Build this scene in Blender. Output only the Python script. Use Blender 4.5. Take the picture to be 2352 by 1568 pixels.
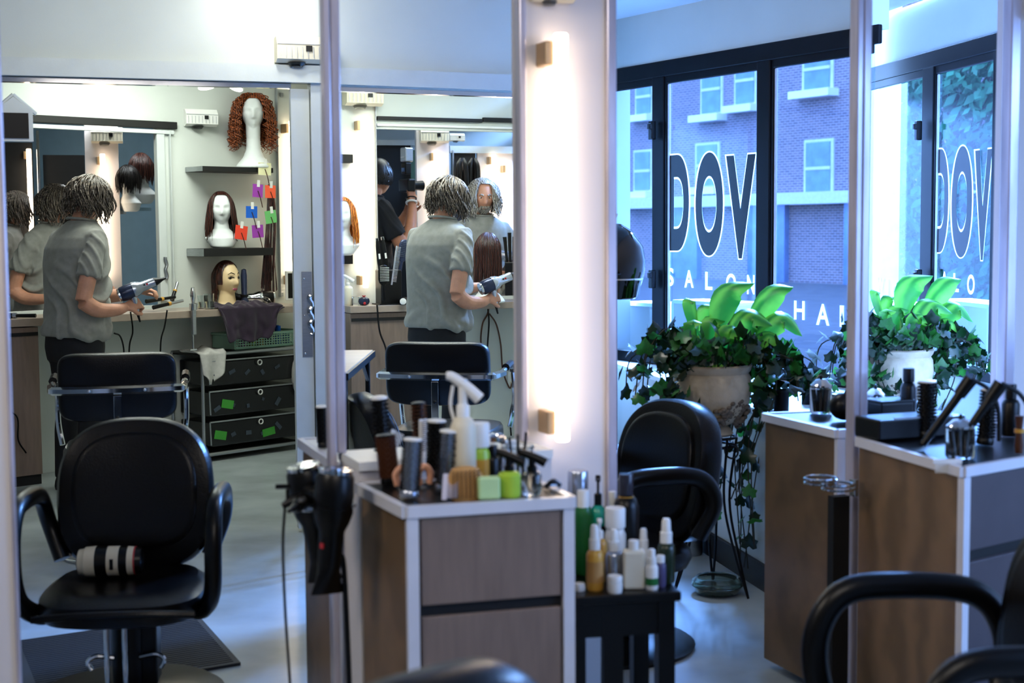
import bpy, bmesh, math, random
from mathutils import Vector, Matrix, noise
random.seed(7)
R = math.radians
for o in list(bpy.data.objects): bpy.data.objects.remove(o)
scene = bpy.context.scene
COL = scene.collection
# ------------------------------------------------------------------ camera, world, exposure
F = 3267.0; CX, CY = 1176.0, 784.0
EYE = Vector((0, 0, 1.45))
PITCH, ROLL = R(4.43), R(-0.41)
_f = Vector((0, math.cos(PITCH), -math.sin(PITCH))); _r0 = Vector((1, 0, 0)); _u0 = Vector((0, math.sin(PITCH), math.cos(PITCH)))
_r = _r0*math.cos(ROLL) + _u0*math.sin(ROLL); _u = _u0*math.cos(ROLL) - _r0*math.sin(ROLL)
cam_d = bpy.data.cameras.new('camera'); cam = bpy.data.objects.new('camera', cam_d); COL.objects.link(cam)
cam.matrix_world = Matrix(((_r.x, _u.x, -_f.x, EYE.x), (_r.y, _u.y, -_f.y, EYE.y), (_r.z, _u.z, -_f.z, EYE.z), (0, 0, 0, 1)))
cam_d.sensor_width = 36.0; cam_d.lens = F*36.0/2352.0
cam_d.dof.use_dof = True; cam_d.dof.focus_distance = 7.9; cam_d.dof.aperture_fstop = 3.4
cam_d.clip_start = 0.05; cam_d.clip_end = 200
scene.camera = cam
scene.view_settings.view_transform = 'Standard'; scene.view_settings.look = 'None'
scene.view_settings.gamma = 1.0; scene.view_settings.use_curve_mapping = False
scene.view_settings.exposure = EXPO = 0.0
try:
    scene.cycles.use_denoising = True
    scene.cycles.max_bounces = 7; scene.cycles.transparent_max_bounces = 12
    scene.cycles.sample_clamp_indirect = 6.0
    scene.cycles.caustics_reflective = False; scene.cycles.caustics_refractive = False
except Exception: pass
world = bpy.data.worlds.new('sky'); scene.world = world; world.use_nodes = True
_bg = world.node_tree.nodes['Background']; _bg.inputs[0].default_value = (0.27, 0.47, 1.0, 1); _bg.inputs[1].default_value = 8.0
def area_light(name, loc, target, sx, sy, power, color):
    l = bpy.data.lights.new(name, 'AREA'); l.shape = 'RECTANGLE'; l.size = sx; l.size_y = sy; l.energy = power; l.color = color
    o = bpy.data.objects.new(name, l); COL.objects.link(o); o.location = loc
    o.rotation_euler = (Vector(target)-Vector(loc)).to_track_quat('-Z', 'Y').to_euler(); return o
GREENW = (0.93, 1.0, 0.90); WARM = (1.0, 0.80, 0.62); BLUE = (0.25, 0.48, 1.0)
# ceiling lights room by room, with unseen fill lamps added
area_light('ceiling_light_front_room', (-1.15, 5.55, 2.60), (-1.3, 6.8, 1.9), 1.3, .35, 17, (1, 1, .88))
area_light('ceiling_spot_over_doorway', (-1.05, 6.40, 2.59), (-1.10, 6.76, 2.35), .12, .12, 3.5, (1, .98, .90))
area_light('ceiling_light_back_room', (-1.95, 8.35, 2.60), (-1.95, 8.6, 0), 1.1, .6, 46, GREENW)
area_light('ceiling_light_second_back_room', (-.40, 8.7, 2.60), (-.40, 8.9, 0), .9, .5, 38, GREENW)
area_light('ceiling_light_salon', (0.3, 1.2, 2.60), (.3, 3.0, .8), 1.4, .8, 34, (1, .91, .82))
area_light('fill_lamp_salon_side', (-1.9, 2.0, 2.60), (-.2, 3.4, .5), .9, .6, 42, (1, .90, .78))  # added fill lamp, brightens the left sides of the cabinets
area_light('fill_lamp_window_side', (0.25, 5.0, 2.60), (.6, 5.6, .6), .5, .5, 16, (1, .95, .88))  # fill lamp added to lift the pot and the chair
area_light('fill_lamp_mirror_room', (-.5, 11.2, 2.60), (-.5, 11.0, 0), .8, .5, 9, (.9, 1, .94))  # added fill for the dark room round the photographer
area_light('fill_lamp_left_mirror_room', (-3.0, 10.9, 2.60), (-2.9, 11.3, 0), .8, .5, 26, (.9, .98, 1))  # unseen lamp put in to brighten the left back mirror
# daylight from the sky over the street, above and outside the shop windows
area_light('sky_over_street', (2.0, 11.2, 5.2), (.72, 4.5, 0.0), 1.6, 1.6, 8000, BLUE)
area_light('daylight_fill_left_floor', (5.2, 11.8, 4.8), (-1.0, 5.25, 0), 1.6, 1.4, 8200, BLUE)  # added lamp that throws blue daylight on the left floor
area_light('sky_over_side_window', (5.6, 1.6, 3.0), (0, 4.2, 0.6), 2.6, 1.8, 150, BLUE)

# ------------------------------------------------------------------ pixel helpers (photo pixel + distance -> point in the place)
def ray(px, py): return _f + _r*((px-CX)/F) + _u*((CY-py)/F)
def P(px, py, d):
    v = ray(px, py); return EYE + v*(d/v.y)
def G(px, py, z=0.0):
    v = ray(px, py); return EYE + v*((z-EYE.z)/v.z)
def mpp(d): return d/F
class Line:
    """a vertical wall plane: origin, direction; s runs along it, t is the depth away from the camera side"""
    def __init__(s, a, b):
        s.a = Vector((a[0], a[1])); s.d = (Vector((b[0], b[1]))-s.a).normalized(); s.n = Vector((-s.d.y, s.d.x))
        s.ang = math.atan2(s.d.y, s.d.x)
    def s(s, px, py=784, t=0.0):
        v = ray(px, py); a = s.a + s.n*t
        # a + d*S = k*(v.x, v.y)
        det = s.d.x*(-v.y) - s.d.y*(-v.x)
        S = (-a.x*(-v.y) - (-a.y)*(-v.x))/det
        return S
    def k(s, px, py, t=0.0):
        v = ray(px, py); a = s.a + s.n*t
        det = s.d.x*(-v.y) - s.d.y*(-v.x)
        return (s.d.x*(-a.y) - s.d.y*(-a.x))/det
    def z(s, px, py, t=0.0): return (EYE + ray(px, py)*s.k(px, py, t)).z
    def sz(s, px, py, t=0.0): return s.s(px, py, t), s.z(px, py, t)
    def pt(s, S, t=0.0, z=0.0):
        q = s.a + s.d*S + s.n*t; return Vector((q.x, q.y, z))
    def at(s, px, py, t=0.0): return EYE + ray(px, py)*s.k(px, py, t)
# ------------------------------------------------------------------ materials
MATS = {}
def srgb(h):
    h = h.lstrip('#'); c = [int(h[i:i+2], 16)/255 for i in (0, 2, 4)]
    return tuple(((x/12.92) if x <= .04045 else ((x+.055)/1.055)**2.4) for x in c)
def mat(name, color, rough=.5, metal=0.0, var=.08, scale=12.0, bump=0.0, bscale=60.0, spec=.5, emit=None, estr=0.0, trans=0.0, ior=1.45, coat=0.0, stretch=None, sub=0.0, sheen=0.0):
    if name in MATS: return MATS[name]
    m = bpy.data.materials.new(name); m.use_nodes = True; nt = m.node_tree; b = nt.nodes['Principled BSDF']
    c = srgb(color) if isinstance(color, str) else color
    b.inputs['Roughness'].default_value = rough; b.inputs['Metallic'].default_value = metal
    b.inputs['Specular IOR Level'].default_value = spec; b.inputs['IOR'].default_value = ior
    b.inputs['Transmission Weight'].default_value = trans; b.inputs['Coat Weight'].default_value = coat
    if sub: b.inputs['Subsurface Weight'].default_value = sub; b.inputs['Subsurface Radius'].default_value = (.02, .008, .004)
    if sheen: b.inputs['Sheen Weight'].default_value = sheen
    tc = nt.nodes.new('ShaderNodeTexCoord'); mp = nt.nodes.new('ShaderNodeMapping'); nt.links.new(tc.outputs['Object'], mp.inputs[0])
    if stretch: mp.inputs['Scale'].default_value = stretch
    nz = nt.nodes.new('ShaderNodeTexNoise'); nz.inputs['Scale'].default_value = scale; nz.inputs['Detail'].default_value = 4
    nt.links.new(mp.outputs[0], nz.inputs['Vector'])
    rp = nt.nodes.new('ShaderNodeValToRGB'); rp.color_ramp.elements[0].position = .3; rp.color_ramp.elements[1].position = .7
    rp.color_ramp.elements[0].color = tuple(max(0, x*(1-var)) for x in c)+(1,); rp.color_ramp.elements[1].color = tuple(min(1, x*(1+var)) for x in c)+(1,)
    nt.links.new(nz.outputs['Fac'], rp.inputs[0]); nt.links.new(rp.outputs[0], b.inputs['Base Color'])
    if bump:
        n2 = nt.nodes.new('ShaderNodeTexNoise'); n2.inputs['Scale'].default_value = bscale; n2.inputs['Detail'].default_value = 3
        nt.links.new(mp.outputs[0], n2.inputs['Vector'])
        bp = nt.nodes.new('ShaderNodeBump'); bp.inputs['Strength'].default_value = bump; bp.inputs['Distance'].default_value = .01
        nt.links.new(n2.outputs['Fac'], bp.inputs['Height']); nt.links.new(bp.outputs[0], b.inputs['Normal'])
    if emit is not None:
        b.inputs['Emission Color'].default_value = (srgb(emit) if isinstance(emit, str) else emit)+(1,); b.inputs['Emission Strength'].default_value = estr
    MATS[name] = m; return m
def pane_mat(name, tint=(.9, .95, 1), refl=.12):
    if name in MATS: return MATS[name]
    m = bpy.data.materials.new(name); m.use_nodes = True; nt = m.node_tree; nt.nodes.clear()
    o = nt.nodes.new('ShaderNodeOutputMaterial'); t = nt.nodes.new('ShaderNodeBsdfTransparent'); g = nt.nodes.new('ShaderNodeBsdfGlossy'); x = nt.nodes.new('ShaderNodeMixShader')
    t.inputs[0].default_value = tint+(1,); g.inputs['Roughness'].default_value = .02
    ge = nt.nodes.new('ShaderNodeNewGeometry'); dp = nt.nodes.new('ShaderNodeVectorMath'); dp.operation = 'DOT_PRODUCT'
    nt.links.new(ge.outputs['Normal'], dp.inputs[0]); nt.links.new(ge.outputs['Incoming'], dp.inputs[1])
    ab = nt.nodes.new('ShaderNodeMath'); ab.operation = 'ABSOLUTE'; nt.links.new(dp.outputs['Value'], ab.inputs[0])
    iv = nt.nodes.new('ShaderNodeMath'); iv.operation = 'SUBTRACT'; iv.inputs[0].default_value = 1.0; nt.links.new(ab.outputs[0], iv.inputs[1])
    pw = nt.nodes.new('ShaderNodeMath'); pw.operation = 'POWER'; pw.inputs[1].default_value = 5.0; nt.links.new(iv.outputs[0], pw.inputs[0])
    mm = nt.nodes.new('ShaderNodeMath'); mm.operation = 'MULTIPLY_ADD'; mm.inputs[1].default_value = .9; mm.inputs[2].default_value = refl; nt.links.new(pw.outputs[0], mm.inputs[0])
    nt.links.new(mm.outputs[0], x.inputs[0])
    nt.links.new(t.outputs[0], x.inputs[1]); nt.links.new(g.outputs[0], x.inputs[2]); nt.links.new(x.outputs[0], o.inputs[0])
    MATS[name] = m; return m
def wave_mat(name, c1, c2, scale, rough=.4, axis='X', metal=0.0, dist=2.0, spec=.5):
    if name in MATS: return MATS[name]
    m = bpy.data.materials.new(name); m.use_nodes = True; nt = m.node_tree; b = nt.nodes['Principled BSDF']
    b.inputs['Roughness'].default_value = rough; b.inputs['Metallic'].default_value = metal; b.inputs['Specular IOR Level'].default_value = spec
    tc = nt.nodes.new('ShaderNodeTexCoord'); w = nt.nodes.new('ShaderNodeTexWave'); w.bands_direction = axis
    w.inputs['Scale'].default_value = scale; w.inputs['Distortion'].default_value = dist; w.inputs['Detail'].default_value = 3
    nt.links.new(tc.outputs['Object'], w.inputs['Vector'])
    rp = nt.nodes.new('ShaderNodeValToRGB'); rp.color_ramp.elements[0].color = srgb(c1)+(1,); rp.color_ramp.elements[1].color = srgb(c2)+(1,)
    nt.links.new(w.outputs['Fac'], rp.inputs[0]); nt.links.new(rp.outputs[0], b.inputs['Base Color']); MATS[name] = m; return m
def brick_mat(name):
    m = bpy.data.materials.new(name); m.use_nodes = True; nt = m.node_tree; b = nt.nodes['Principled BSDF']; b.inputs['Roughness'].default_value = .85
    tc = nt.nodes.new('ShaderNodeTexCoord'); mp = nt.nodes.new('ShaderNodeMapping'); mp.inputs['Rotation'].default_value = (R(90), 0, 0)
    bk = nt.nodes.new('ShaderNodeTexBrick'); bk.inputs['Scale'].default_value = 1.0; bk.inputs['Brick Width'].default_value = .22; bk.inputs['Row Height'].default_value = .075
    bk.inputs['Mortar Size'].default_value = .010; bk.inputs['Color1'].default_value = srgb('#77636a')+(1,); bk.inputs['Color2'].default_value = srgb('#574c58')+(1,); bk.inputs['Mortar'].default_value = srgb('#a9a3ac')+(1,)
    nt.links.new(tc.outputs['Object'], mp.inputs[0]); nt.links.new(mp.outputs[0], bk.inputs['Vector']); nt.links.new(bk.outputs['Color'], b.inputs['Base Color'])
    bp = nt.nodes.new('ShaderNodeBump'); bp.inputs['Distance'].default_value = .01; bp.inputs['Strength'].default_value = .6; bp.invert = True
    nt.links.new(bk.outputs['Fac'], bp.inputs['Height']); nt.links.new(bp.outputs[0], b.inputs['Normal']); return m
def vinyl_mat(name, color):
    m = bpy.data.materials.new(name); m.use_nodes = True; nt = m.node_tree; b = nt.nodes['Principled BSDF']; b.inputs['Base Color'].default_value = srgb(color)+(1,); b.inputs['Roughness'].default_value = .5
    tr = nt.nodes.new('ShaderNodeBsdfTranslucent'); tr.inputs[0].default_value = srgb(color)+(1,); mx = nt.nodes.new('ShaderNodeMixShader'); mx.inputs[0].default_value = .75
    nt.links.new(b.outputs[0], mx.inputs[1]); nt.links.new(tr.outputs[0], mx.inputs[2]); nt.links.new(mx.outputs[0], nt.nodes['Material Output'].inputs[0]); MATS[name] = m; return m
def translucent(m, f):
    nt = m.node_tree; b = nt.nodes['Principled BSDF']; tr = nt.nodes.new('ShaderNodeBsdfTranslucent'); mx = nt.nodes.new('ShaderNodeMixShader'); mx.inputs[0].default_value = f
    src = b.inputs['Base Color'].links[0].from_socket; nt.links.new(src, tr.inputs[0]); nt.links.new(b.outputs[0], mx.inputs[1]); nt.links.new(tr.outputs[0], mx.inputs[2]); nt.links.new(mx.outputs[0], nt.nodes['Material Output'].inputs[0])
M_ = {}
def defmats():
    D = M_
    D['wall'] = mat('wall_paint', '#c9cec8', .75, var=.03, scale=3, bump=.05, bscale=200)
    D['wall_w'] = mat('pilaster_paint', '#d9d3d2', .7, var=.02, scale=3, bump=.03, bscale=200)
    D['wall_dark'] = mat('room_shade_black', '#1c1d1e', .8)  # shade of the dim rooms is put into this flat dark colour
    D['trim'] = mat('trim_paint', '#c4cac8', .45, var=.03, bump=.04, bscale=90)
    D['ceil'] = mat('ceiling_paint', '#d5dade', .8, var=.02)
    D['floor'] = mat('polished_concrete', '#9aa2a4', .22, var=.22, scale=2.2, bump=.05, bscale=9, spec=.6)
    D['black'] = mat('black_plastic', '#050505', .33, var=.2, spec=.32)
    D['blackm'] = mat('matte_black', '#080808', .6, var=.2)
    D['leather'] = mat('black_leather', '#060505', .30, var=.2, bump=.10, bscale=160, spec=.32)
    D['framew'] = mat('pale_edge_band', '#d6d6dc', .35, .1, var=.04)
    D['chrome'] = mat('chrome', '#d6d8da', .09, 1.0, var=.04)
    D['steel'] = mat('brushed_steel', '#aeb2b6', .32, 1.0, var=.08, stretch=(1, 1, 12), scale=30)
    D['alu'] = mat('aluminium_edge', '#b9bec4', .3, .85, var=.08, scale=8)
    D['gedge'] = mat('polished_glass_edge', '#bdb8c6', .2, .25, var=.25, scale=5, stretch=(4, 4, .6), spec=.8)
    D['wood'] = wave_mat('brown_laminate', '#665036', '#7d6244', 5, .42, 'X', dist=6)
    D['woodg'] = mat('grey_brown_laminate', '#7c6a5e', .45, var=.12, scale=7, stretch=(7, 7, .8))
    D['counter'] = mat('taupe_counter', '#9a8a7d', .3, var=.06, scale=20)
    D['winblack'] = mat('black_window_frame', '#05060a', .45, var=.3, scale=9, spec=.2)
    D['white'] = mat('white_plastic', '#e6e6e2', .35, var=.03)
    D['cream'] = mat('cream_plastic', '#dcd4bd', .4, var=.05)
    D['skin'] = mat('skin', '#c08a70', .5, var=.14, scale=18, bump=.08, bscale=120, sub=.08)
    D['skin2'] = mat('tanned_skin', '#a86f50', .5, var=.15, scale=15, bump=.06, bscale=120, sub=.05)
    D['tee'] = mat('grey_cotton', '#85857f', .9, var=.12, scale=25, bump=.12, bscale=300, sheen=.15)
    D['teeb'] = mat('black_cotton', '#131316', .9, var=.2, bump=.1, bscale=300)
    D['jeans'] = mat('dark_denim', '#0e1016', .85, var=.35, scale=14, bump=.2, bscale=260)
    D['shoe'] = mat('black_shoe', '#080808', .4)
    D['hair'] = wave_mat('grey_brown_hair', '#1c150f', '#8a7d70', 30, .42, 'X', dist=9)
    D['hairg'] = wave_mat('silver_hair', '#4a443e', '#b9b3aa', 26, .45, 'X', dist=9)
    D['hairdk'] = wave_mat('black_hair', '#060505', '#1d1714', 20, .38, 'X', dist=8)
    D['wigred'] = wave_mat('auburn_wig', '#3c1407', '#a35220', 22, .45, 'X', dist=9)
    D['wigbr'] = wave_mat('dark_brown_wig', '#160806', '#4b241a', 22, .4, 'X', dist=7)
    D['wigor'] = wave_mat('copper_wig', '#8a3c08', '#dd8a2e', 22, .45, 'X', dist=7)
    D['bust'] = mat('white_foam', '#dfe3e2', .6, var=.03)
    D['doll'] = mat('mannequin_skin', '#d8bd92', .4, var=.05)
    D['lip'] = mat('pink_lips', '#a8506a', .35)
    D['eye'] = mat('painted_eye', '#0a0808', .3)
    D['eyew'] = mat('eye_white', '#d8d2cc', .3)
    D['silver'] = mat('silver_plastic', '#aeb4c0', .22, .8, var=.05)
    D['navy'] = mat('navy_plastic', '#2b344e', .25, .4)
    D['glass'] = mat('clear_glass', '#eef4f4', .03, trans=1.0, var=.01)
    D['pot'] = mat('stone_pot', '#b5a58b', .75, var=.18, scale=14, bump=.4, bscale=40)
    D['potd'] = mat('dark_stone_relief', '#6a5c4c', .75, var=.3, scale=18, bump=.5, bscale=60)
    D['iron'] = mat('wrought_iron', '#151311', .5, .6)
    D['leaf'] = mat('ivy_leaf', '#0d2a12', .28, var=.45, scale=16, spec=.6)
    D['leaf2'] = mat('ivy_leaf_light', '#2a6a26', .32, var=.35, scale=16, spec=.6); translucent(D['leaf2'], .35)
    D['doorlit'] = mat('green_lit_edge', '#4c6650', .6); D['packet'] = mat('dull_packet', '#3a4450', .3)  # green light on the door edge is put into its base colour
    D['hosta'] = wave_mat('striped_green_leaf', '#2a8a30', '#74cc48', 9, .4, 'Y', dist=2); translucent(D['hosta'], .36)
    D['vine'] = mat('vine_stem', '#2c2a1a', .7, var=.3)
    D['stem'] = mat('pale_green_stem', '#7fb04a', .5)
    D['soil'] = mat('soil', '#1a140f', .95, var=.3, bump=.5)
    D['purple'] = mat('purple_velvet', '#1d0a22', .85, var=.3, scale=20, sheen=.2)
    D['towel'] = mat('white_terry', '#c9c7c2', .95, var=.08, scale=40, bump=.5, bscale=350)
    D['green'] = mat('green_plastic', '#1f6b33', .3, var=.1)
    D['basket'] = mat('sage_plastic', '#8fb7a2', .4, var=.06)
    D['letter'] = vinyl_mat('white_vinyl', '#f8faff')
    D['letterk'] = mat('black_gold_vinyl', '#15120e', .25, .3, var=.5, scale=6)
    D['brick'] = brick_mat('red_brick')
    D['stone'] = mat('pale_stone', '#c8ccd6', .8, var=.08)
    D['bglass'] = mat('far_window_glass', '#5f7fae', .12, .2, var=.2, scale=3)
    D['asph'] = mat('asphalt', '#4a4d55', .9, var=.2, scale=3)
    D['foliage'] = mat('tree_leaf', '#2b6a4a', .55, var=.5, scale=3)
    D['bark'] = mat('bark', '#3a3028', .9, var=.3, bump=.5, bscale=20)
    D['drawer'] = mat('smoky_drawer_plastic', '#101216', .22, var=.3, scale=9, spec=.6)
    D['rubber'] = mat('rubber_mat', '#0c0c10', .7, var=.25, scale=10)
    D['lampon'] = mat('lit_lamp_tube', '#fff2e2', .5, emit=(1.0, .80, .58), estr=9.0)
    D['bulb'] = mat('lit_spot_bulb', '#ffffff', .4, emit=(1.0, 1.0, .92), estr=18.0)
    D['lampcap'] = mat('satin_nickel', '#b79a76', .4, .5, var=.06)
    D['amber'] = mat('amber_plastic', '#c9953c', .3, var=.08)
    D['teal'] = mat('teal_plastic', '#1f9a82', .25, var=.08)
    D['tan'] = mat('tan_wood', '#b98a4e', .5, var=.15, scale=20)
    D['brownp'] = mat('brown_plastic', '#4a2712', .35, var=.2)
    D['pinkc'] = mat('peach_plastic', '#e5a888', .45)
    D['lime'] = mat('lime_plastic', '#a6c83c', .35)
    D['red'] = mat('red_plastic', '#b3242a', .35)
    D['bluewall'] = mat('blue_grey_paint', '#8fb0c4', .8, var=.04)
    D['table'] = mat('tan_tabletop', '#b8936b', .4, var=.08)
    D['paper_y'] = mat('yellow_note', '#e6e2b4', .8, var=.03); D['paper_r'] = mat('red_note', '#e8442c', .8, var=.05)
    D['paper_p'] = mat('purple_note', '#9a3ea8', .8, var=.05); D['paper_b'] = mat('blue_note', '#1560c8', .8, var=.05); D['paper_g'] = mat('green_note', '#6fc070', .8, var=.05)
    D['paper_o'] = mat('orange_note', '#f2603c', .8, var=.05)
    D['lens'] = mat('ivory_lens_barrel', '#d8ceb4', .4, var=.03)
    D['tattoo'] = mat('tattoo_ink', '#3a2a24', .6)
    D['grn_card'] = mat('green_card', '#3f9a34', .7)
defmats()
# ------------------------------------------------------------------ mesh builder
class MB:
    def __init__(s): s.v = []; s.f = []; s.m = []
    def add(s, vs, fs, mi=0):
        b = len(s.v); s.v += [tuple(v) for v in vs]; s.f += [tuple(i+b for i in f) for f in fs]; s.m += [mi]*len(fs); return s
    def box(s, c, d, rz=0, bev=0.0, M=None, mi=0):
        x, y, z = d[0]/2, d[1]/2, d[2]/2
        if bev <= 0:
            vs = [Vector((a*x, b*y, e*z)) for a in (-1, 1) for b in (-1, 1) for e in (-1, 1)]
            fs = [(0, 1, 3, 2), (4, 6, 7, 5), (0, 4, 5, 1), (2, 3, 7, 6), (0, 2, 6, 4), (1, 5, 7, 3)]
        else:
            bm = bmesh.new(); bmesh.ops.create_cube(bm, size=1.0)
            for v in bm.verts: v.co = Vector((v.co.x*d[0], v.co.y*d[1], v.co.z*d[2]))
            bmesh.ops.bevel(bm, geom=bm.edges[:], offset=bev, segments=2, profile=.5, affect='EDGES')
            bm.verts.index_update(); vs = [v.co.copy() for v in bm.verts]; fs = [tuple(v.index for v in f.verts) for f in bm.faces]; bm.free()
        T = Matrix.Translation(Vector(c)) @ Matrix.Rotation(rz, 4, 'Z')
        if M is not None: T = T @ M
        return s.add([T @ v for v in vs], fs, mi)
    def box2(s, a, b, **k):
        a, b = Vector(a), Vector(b); return s.box((a+b)/2, [abs(q) for q in (b-a)], **k)
    def tube(s, pts, rad, n=8, cap=True, mi=0, flat=1.0, up=None):
        pts = [Vector(p) for p in pts]; m = len(pts)
        if not hasattr(rad, '__len__'): rad = [rad]*m
        vs = []; fs = []; prev = None
        for i, p in enumerate(pts):
            t = (pts[min(i+1, m-1)]-pts[max(i-1, 0)])
            t = t.normalized() if t.length > 1e-9 else Vector((0, 0, 1))
            if prev is None:
                a = Vector(up) if up is not None else (Vector((0, 0, 1)) if abs(t.z) < .9 else Vector((0, 1, 0)))
                u = (a - t*a.dot(t)).normalized()
            else:
                u = (prev - t*prev.dot(t)); u = u.normalized() if u.length > 1e-6 else prev
            prev = u; w = t.cross(u)
            for k in range(n):
                a = 2*math.pi*k/n; vs.append(p + u*math.cos(a)*rad[i]*flat + w*math.sin(a)*rad[i])
        for i in range(m-1):
            for k in range(n):
                k2 = (k+1) % n; fs.append((i*n+k, i*n+k2, (i+1)*n+k2, (i+1)*n+k))
        if cap: fs.append(tuple(range(n-1, -1, -1))); fs.append(tuple((m-1)*n+k for k in range(n)))
        return s.add(vs, fs, mi)
    def cyl(s, a, b, r, r2=None, n=16, mi=0): return s.tube([a, b], [r, r if r2 is None else r2], n=n, mi=mi)
    def lathe(s, prof, c=(0, 0, 0), n=24, mi=0, M=None, cap=True, sx=1.0, sy=1.0):
        vs = []; fs = []; m = len(prof); c = Vector(c)
        for (r, z) in prof:
            for k in range(n):
                a = 2*math.pi*k/n; vs.append(Vector((r*math.cos(a)*sx, r*math.sin(a)*sy, z)))
        for i in range(m-1):
            for k in range(n):
                k2 = (k+1) % n; fs.append((i*n+k, i*n+k2, (i+1)*n+k2, (i+1)*n+k))
        if cap: fs.append(tuple(range(n-1, -1, -1))); fs.append(tuple((m-1)*n+k for k in range(n)))
        T = Matrix.Translation(c) @ (M if M is not None else Matrix())
        return s.add([T @ v for v in vs], fs, mi)
    def ell(s, c, r, n=16, m=10, M=None, mi=0):
        prof = [(max(1e-4, math.sin(math.pi*i/m)), -math.cos(math.pi*i/m)) for i in range(m+1)]
        S = Matrix.Diagonal((r[0], r[1], r[2], 1)); return s.lathe(prof, c, n, mi, (M @ S) if M is not None else S)
    def loft(s, rings, mi=0, cap=True):
        n = len(rings[0]); vs = [v for r in rings for v in r]; fs = []
        for i in range(len(rings)-1):
            for k in range(n):
                k2 = (k+1) % n; fs.append((i*n+k, i*n+k2, (i+1)*n+k2, (i+1)*n+k))
        if cap: fs.append(tuple(range(n-1, -1, -1))); fs.append(tuple((len(rings)-1)*n+k for k in range(n)))
        return s.add(vs, fs, mi)
    def ringloft(s, secs, n=20, mi=0, pw=2.0):
        """secs: (z, cx, cy, rx, ry)"""
        rings = []
        for (z, cx, cy, rx, ry) in secs:
            rr = []
            for k in range(n):
                a = 2*math.pi*k/n; c, q = math.cos(a), math.sin(a)
                rr.append(Vector((cx+rx*math.copysign(abs(c)**(2/pw), c), cy+ry*math.copysign(abs(q)**(2/pw), q), z)))
            rings.append(rr)
        return s.loft(rings, mi)
    def prism(s, poly, z0, z1, mi=0):
        n = len(poly); vs = [Vector((p[0], p[1], z0)) for p in poly]+[Vector((p[0], p[1], z1)) for p in poly]
        fs = [tuple(range(n-1, -1, -1)), tuple(range(n, 2*n))]+[(k, (k+1) % n, n+(k+1) % n, n+k) for k in range(n)]
        return s.add(vs, fs, mi)
    def grid(s, fn, nu, nv, mi=0, wrap=False):
        vs = [fn(i/nu, j/nv) for j in range(nv+1) for i in range(nu+1)]
        fs = [(j*(nu+1)+i, j*(nu+1)+i+1, (j+1)*(nu+1)+i+1, (j+1)*(nu+1)+i) for j in range(nv) for i in range(nu)]
        return s.add(vs, fs, mi)
    def mesh(s, name, mats, smooth=True, ang=40):
        me = bpy.data.meshes.new(name); me.from_pydata(s.v, [], s.f)
        if not isinstance(mats, (list, tuple)): mats = [mats]
        for m in mats: me.materials.append(M_[m] if isinstance(m, str) else m)
        if len(mats) > 1: me.polygons.foreach_set('material_index', s.m)
        if len(s.f) > 6000:
            me.polygons.foreach_set('use_smooth', [bool(smooth)]*len(s.f)); me.update(); return me
        bm = bmesh.new(); bm.from_mesh(me); bmesh.ops.recalc_face_normals(bm, faces=bm.faces)
        if smooth:
            ca = math.cos(R(ang))
            for e in bm.edges:
                if len(e.link_faces) == 2 and e.link_faces[0].normal.dot(e.link_faces[1].normal) < ca: e.smooth = False
            for f in bm.faces: f.smooth = True
        bm.to_mesh(me); bm.free(); return me
    def obj(s, name, mats, parent=None, smooth=True, ang=40, loc=None, rz=0):
        o = bpy.data.objects.new(name, s.mesh(name, mats, smooth, ang)); COL.objects.link(o)
        if parent is not None: o.parent = parent
        if loc is not None: o.location = loc
        if rz: o.rotation_euler = (0, 0, rz)
        return o
def tag(o, label=None, cat=None, group=None, kind=None):
    if label: o['label'] = label
    if cat: o['category'] = cat
    if group: o['group'] = group
    if kind: o['kind'] = kind
    return o
def thing(name, label, cat, loc=(0, 0, 0), rz=0, group=None, scale=1.0):
    o = bpy.data.objects.new(name, None); COL.objects.link(o); o.location = loc; o.rotation_euler = (0, 0, rz)
    o.empty_display_size = .05
    if scale != 1.0: o.scale = (scale,)*3
    return tag(o, label, cat, group)
def struct(o, label=None): o['kind'] = 'structure'; return tag(o, label)
def copy_tree(o, parent=None):
    c = o.copy(); COL.objects.link(c); c.parent = parent
    for ch in list(o.children): copy_tree(ch, c)
    return c
def place(o, loc, rz=0, label=None, group=None, scale=None):
    o.location = loc; o.rotation_euler = (0, 0, rz)
    if scale: o.scale = (scale,)*3
    return tag(o, label, None, group)
def linkchild(name, me, parent, M=None):
    o = bpy.data.objects.new(name, me); COL.objects.link(o); o.parent = parent
    if M is not None: o.matrix_local = M
    return o
def bez(pts, n=10):
    """smooth path through points (Catmull-Rom)"""
    pts = [Vector(p) for p in pts]; q = [pts[0]*2-pts[1]]+pts+[pts[-1]*2-pts[-2]]; out = []
    for i in range(1, len(q)-2):
        for k in range(n):
            t = k/n; a, b, c, d = q[i-1], q[i], q[i+1], q[i+2]
            out.append(.5*((2*b)+(c-a)*t+(2*a-5*b+4*c-d)*t*t+(3*b-a-3*c+d)*t**3))
    out.append(pts[-1]); return out
def remesh(o, voxel, smooth=4, fac=.5):
    m = o.modifiers.new('r', 'REMESH'); m.mode = 'VOXEL'; m.voxel_size = voxel; m.use_smooth_shade = True
    if smooth: q = o.modifiers.new('s', 'SMOOTH'); q.iterations = smooth; q.factor = fac
    dg = bpy.context.evaluated_depsgraph_get(); ev = o.evaluated_get(dg); me = bpy.data.meshes.new_from_object(ev)
    old = o.data; mats = list(old.materials); o.modifiers.clear(); o.data = me
    if not me.materials:
        for q in mats: me.materials.append(q)
    me.polygons.foreach_set('use_smooth', [True]*len(me.polygons)); return o
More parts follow.
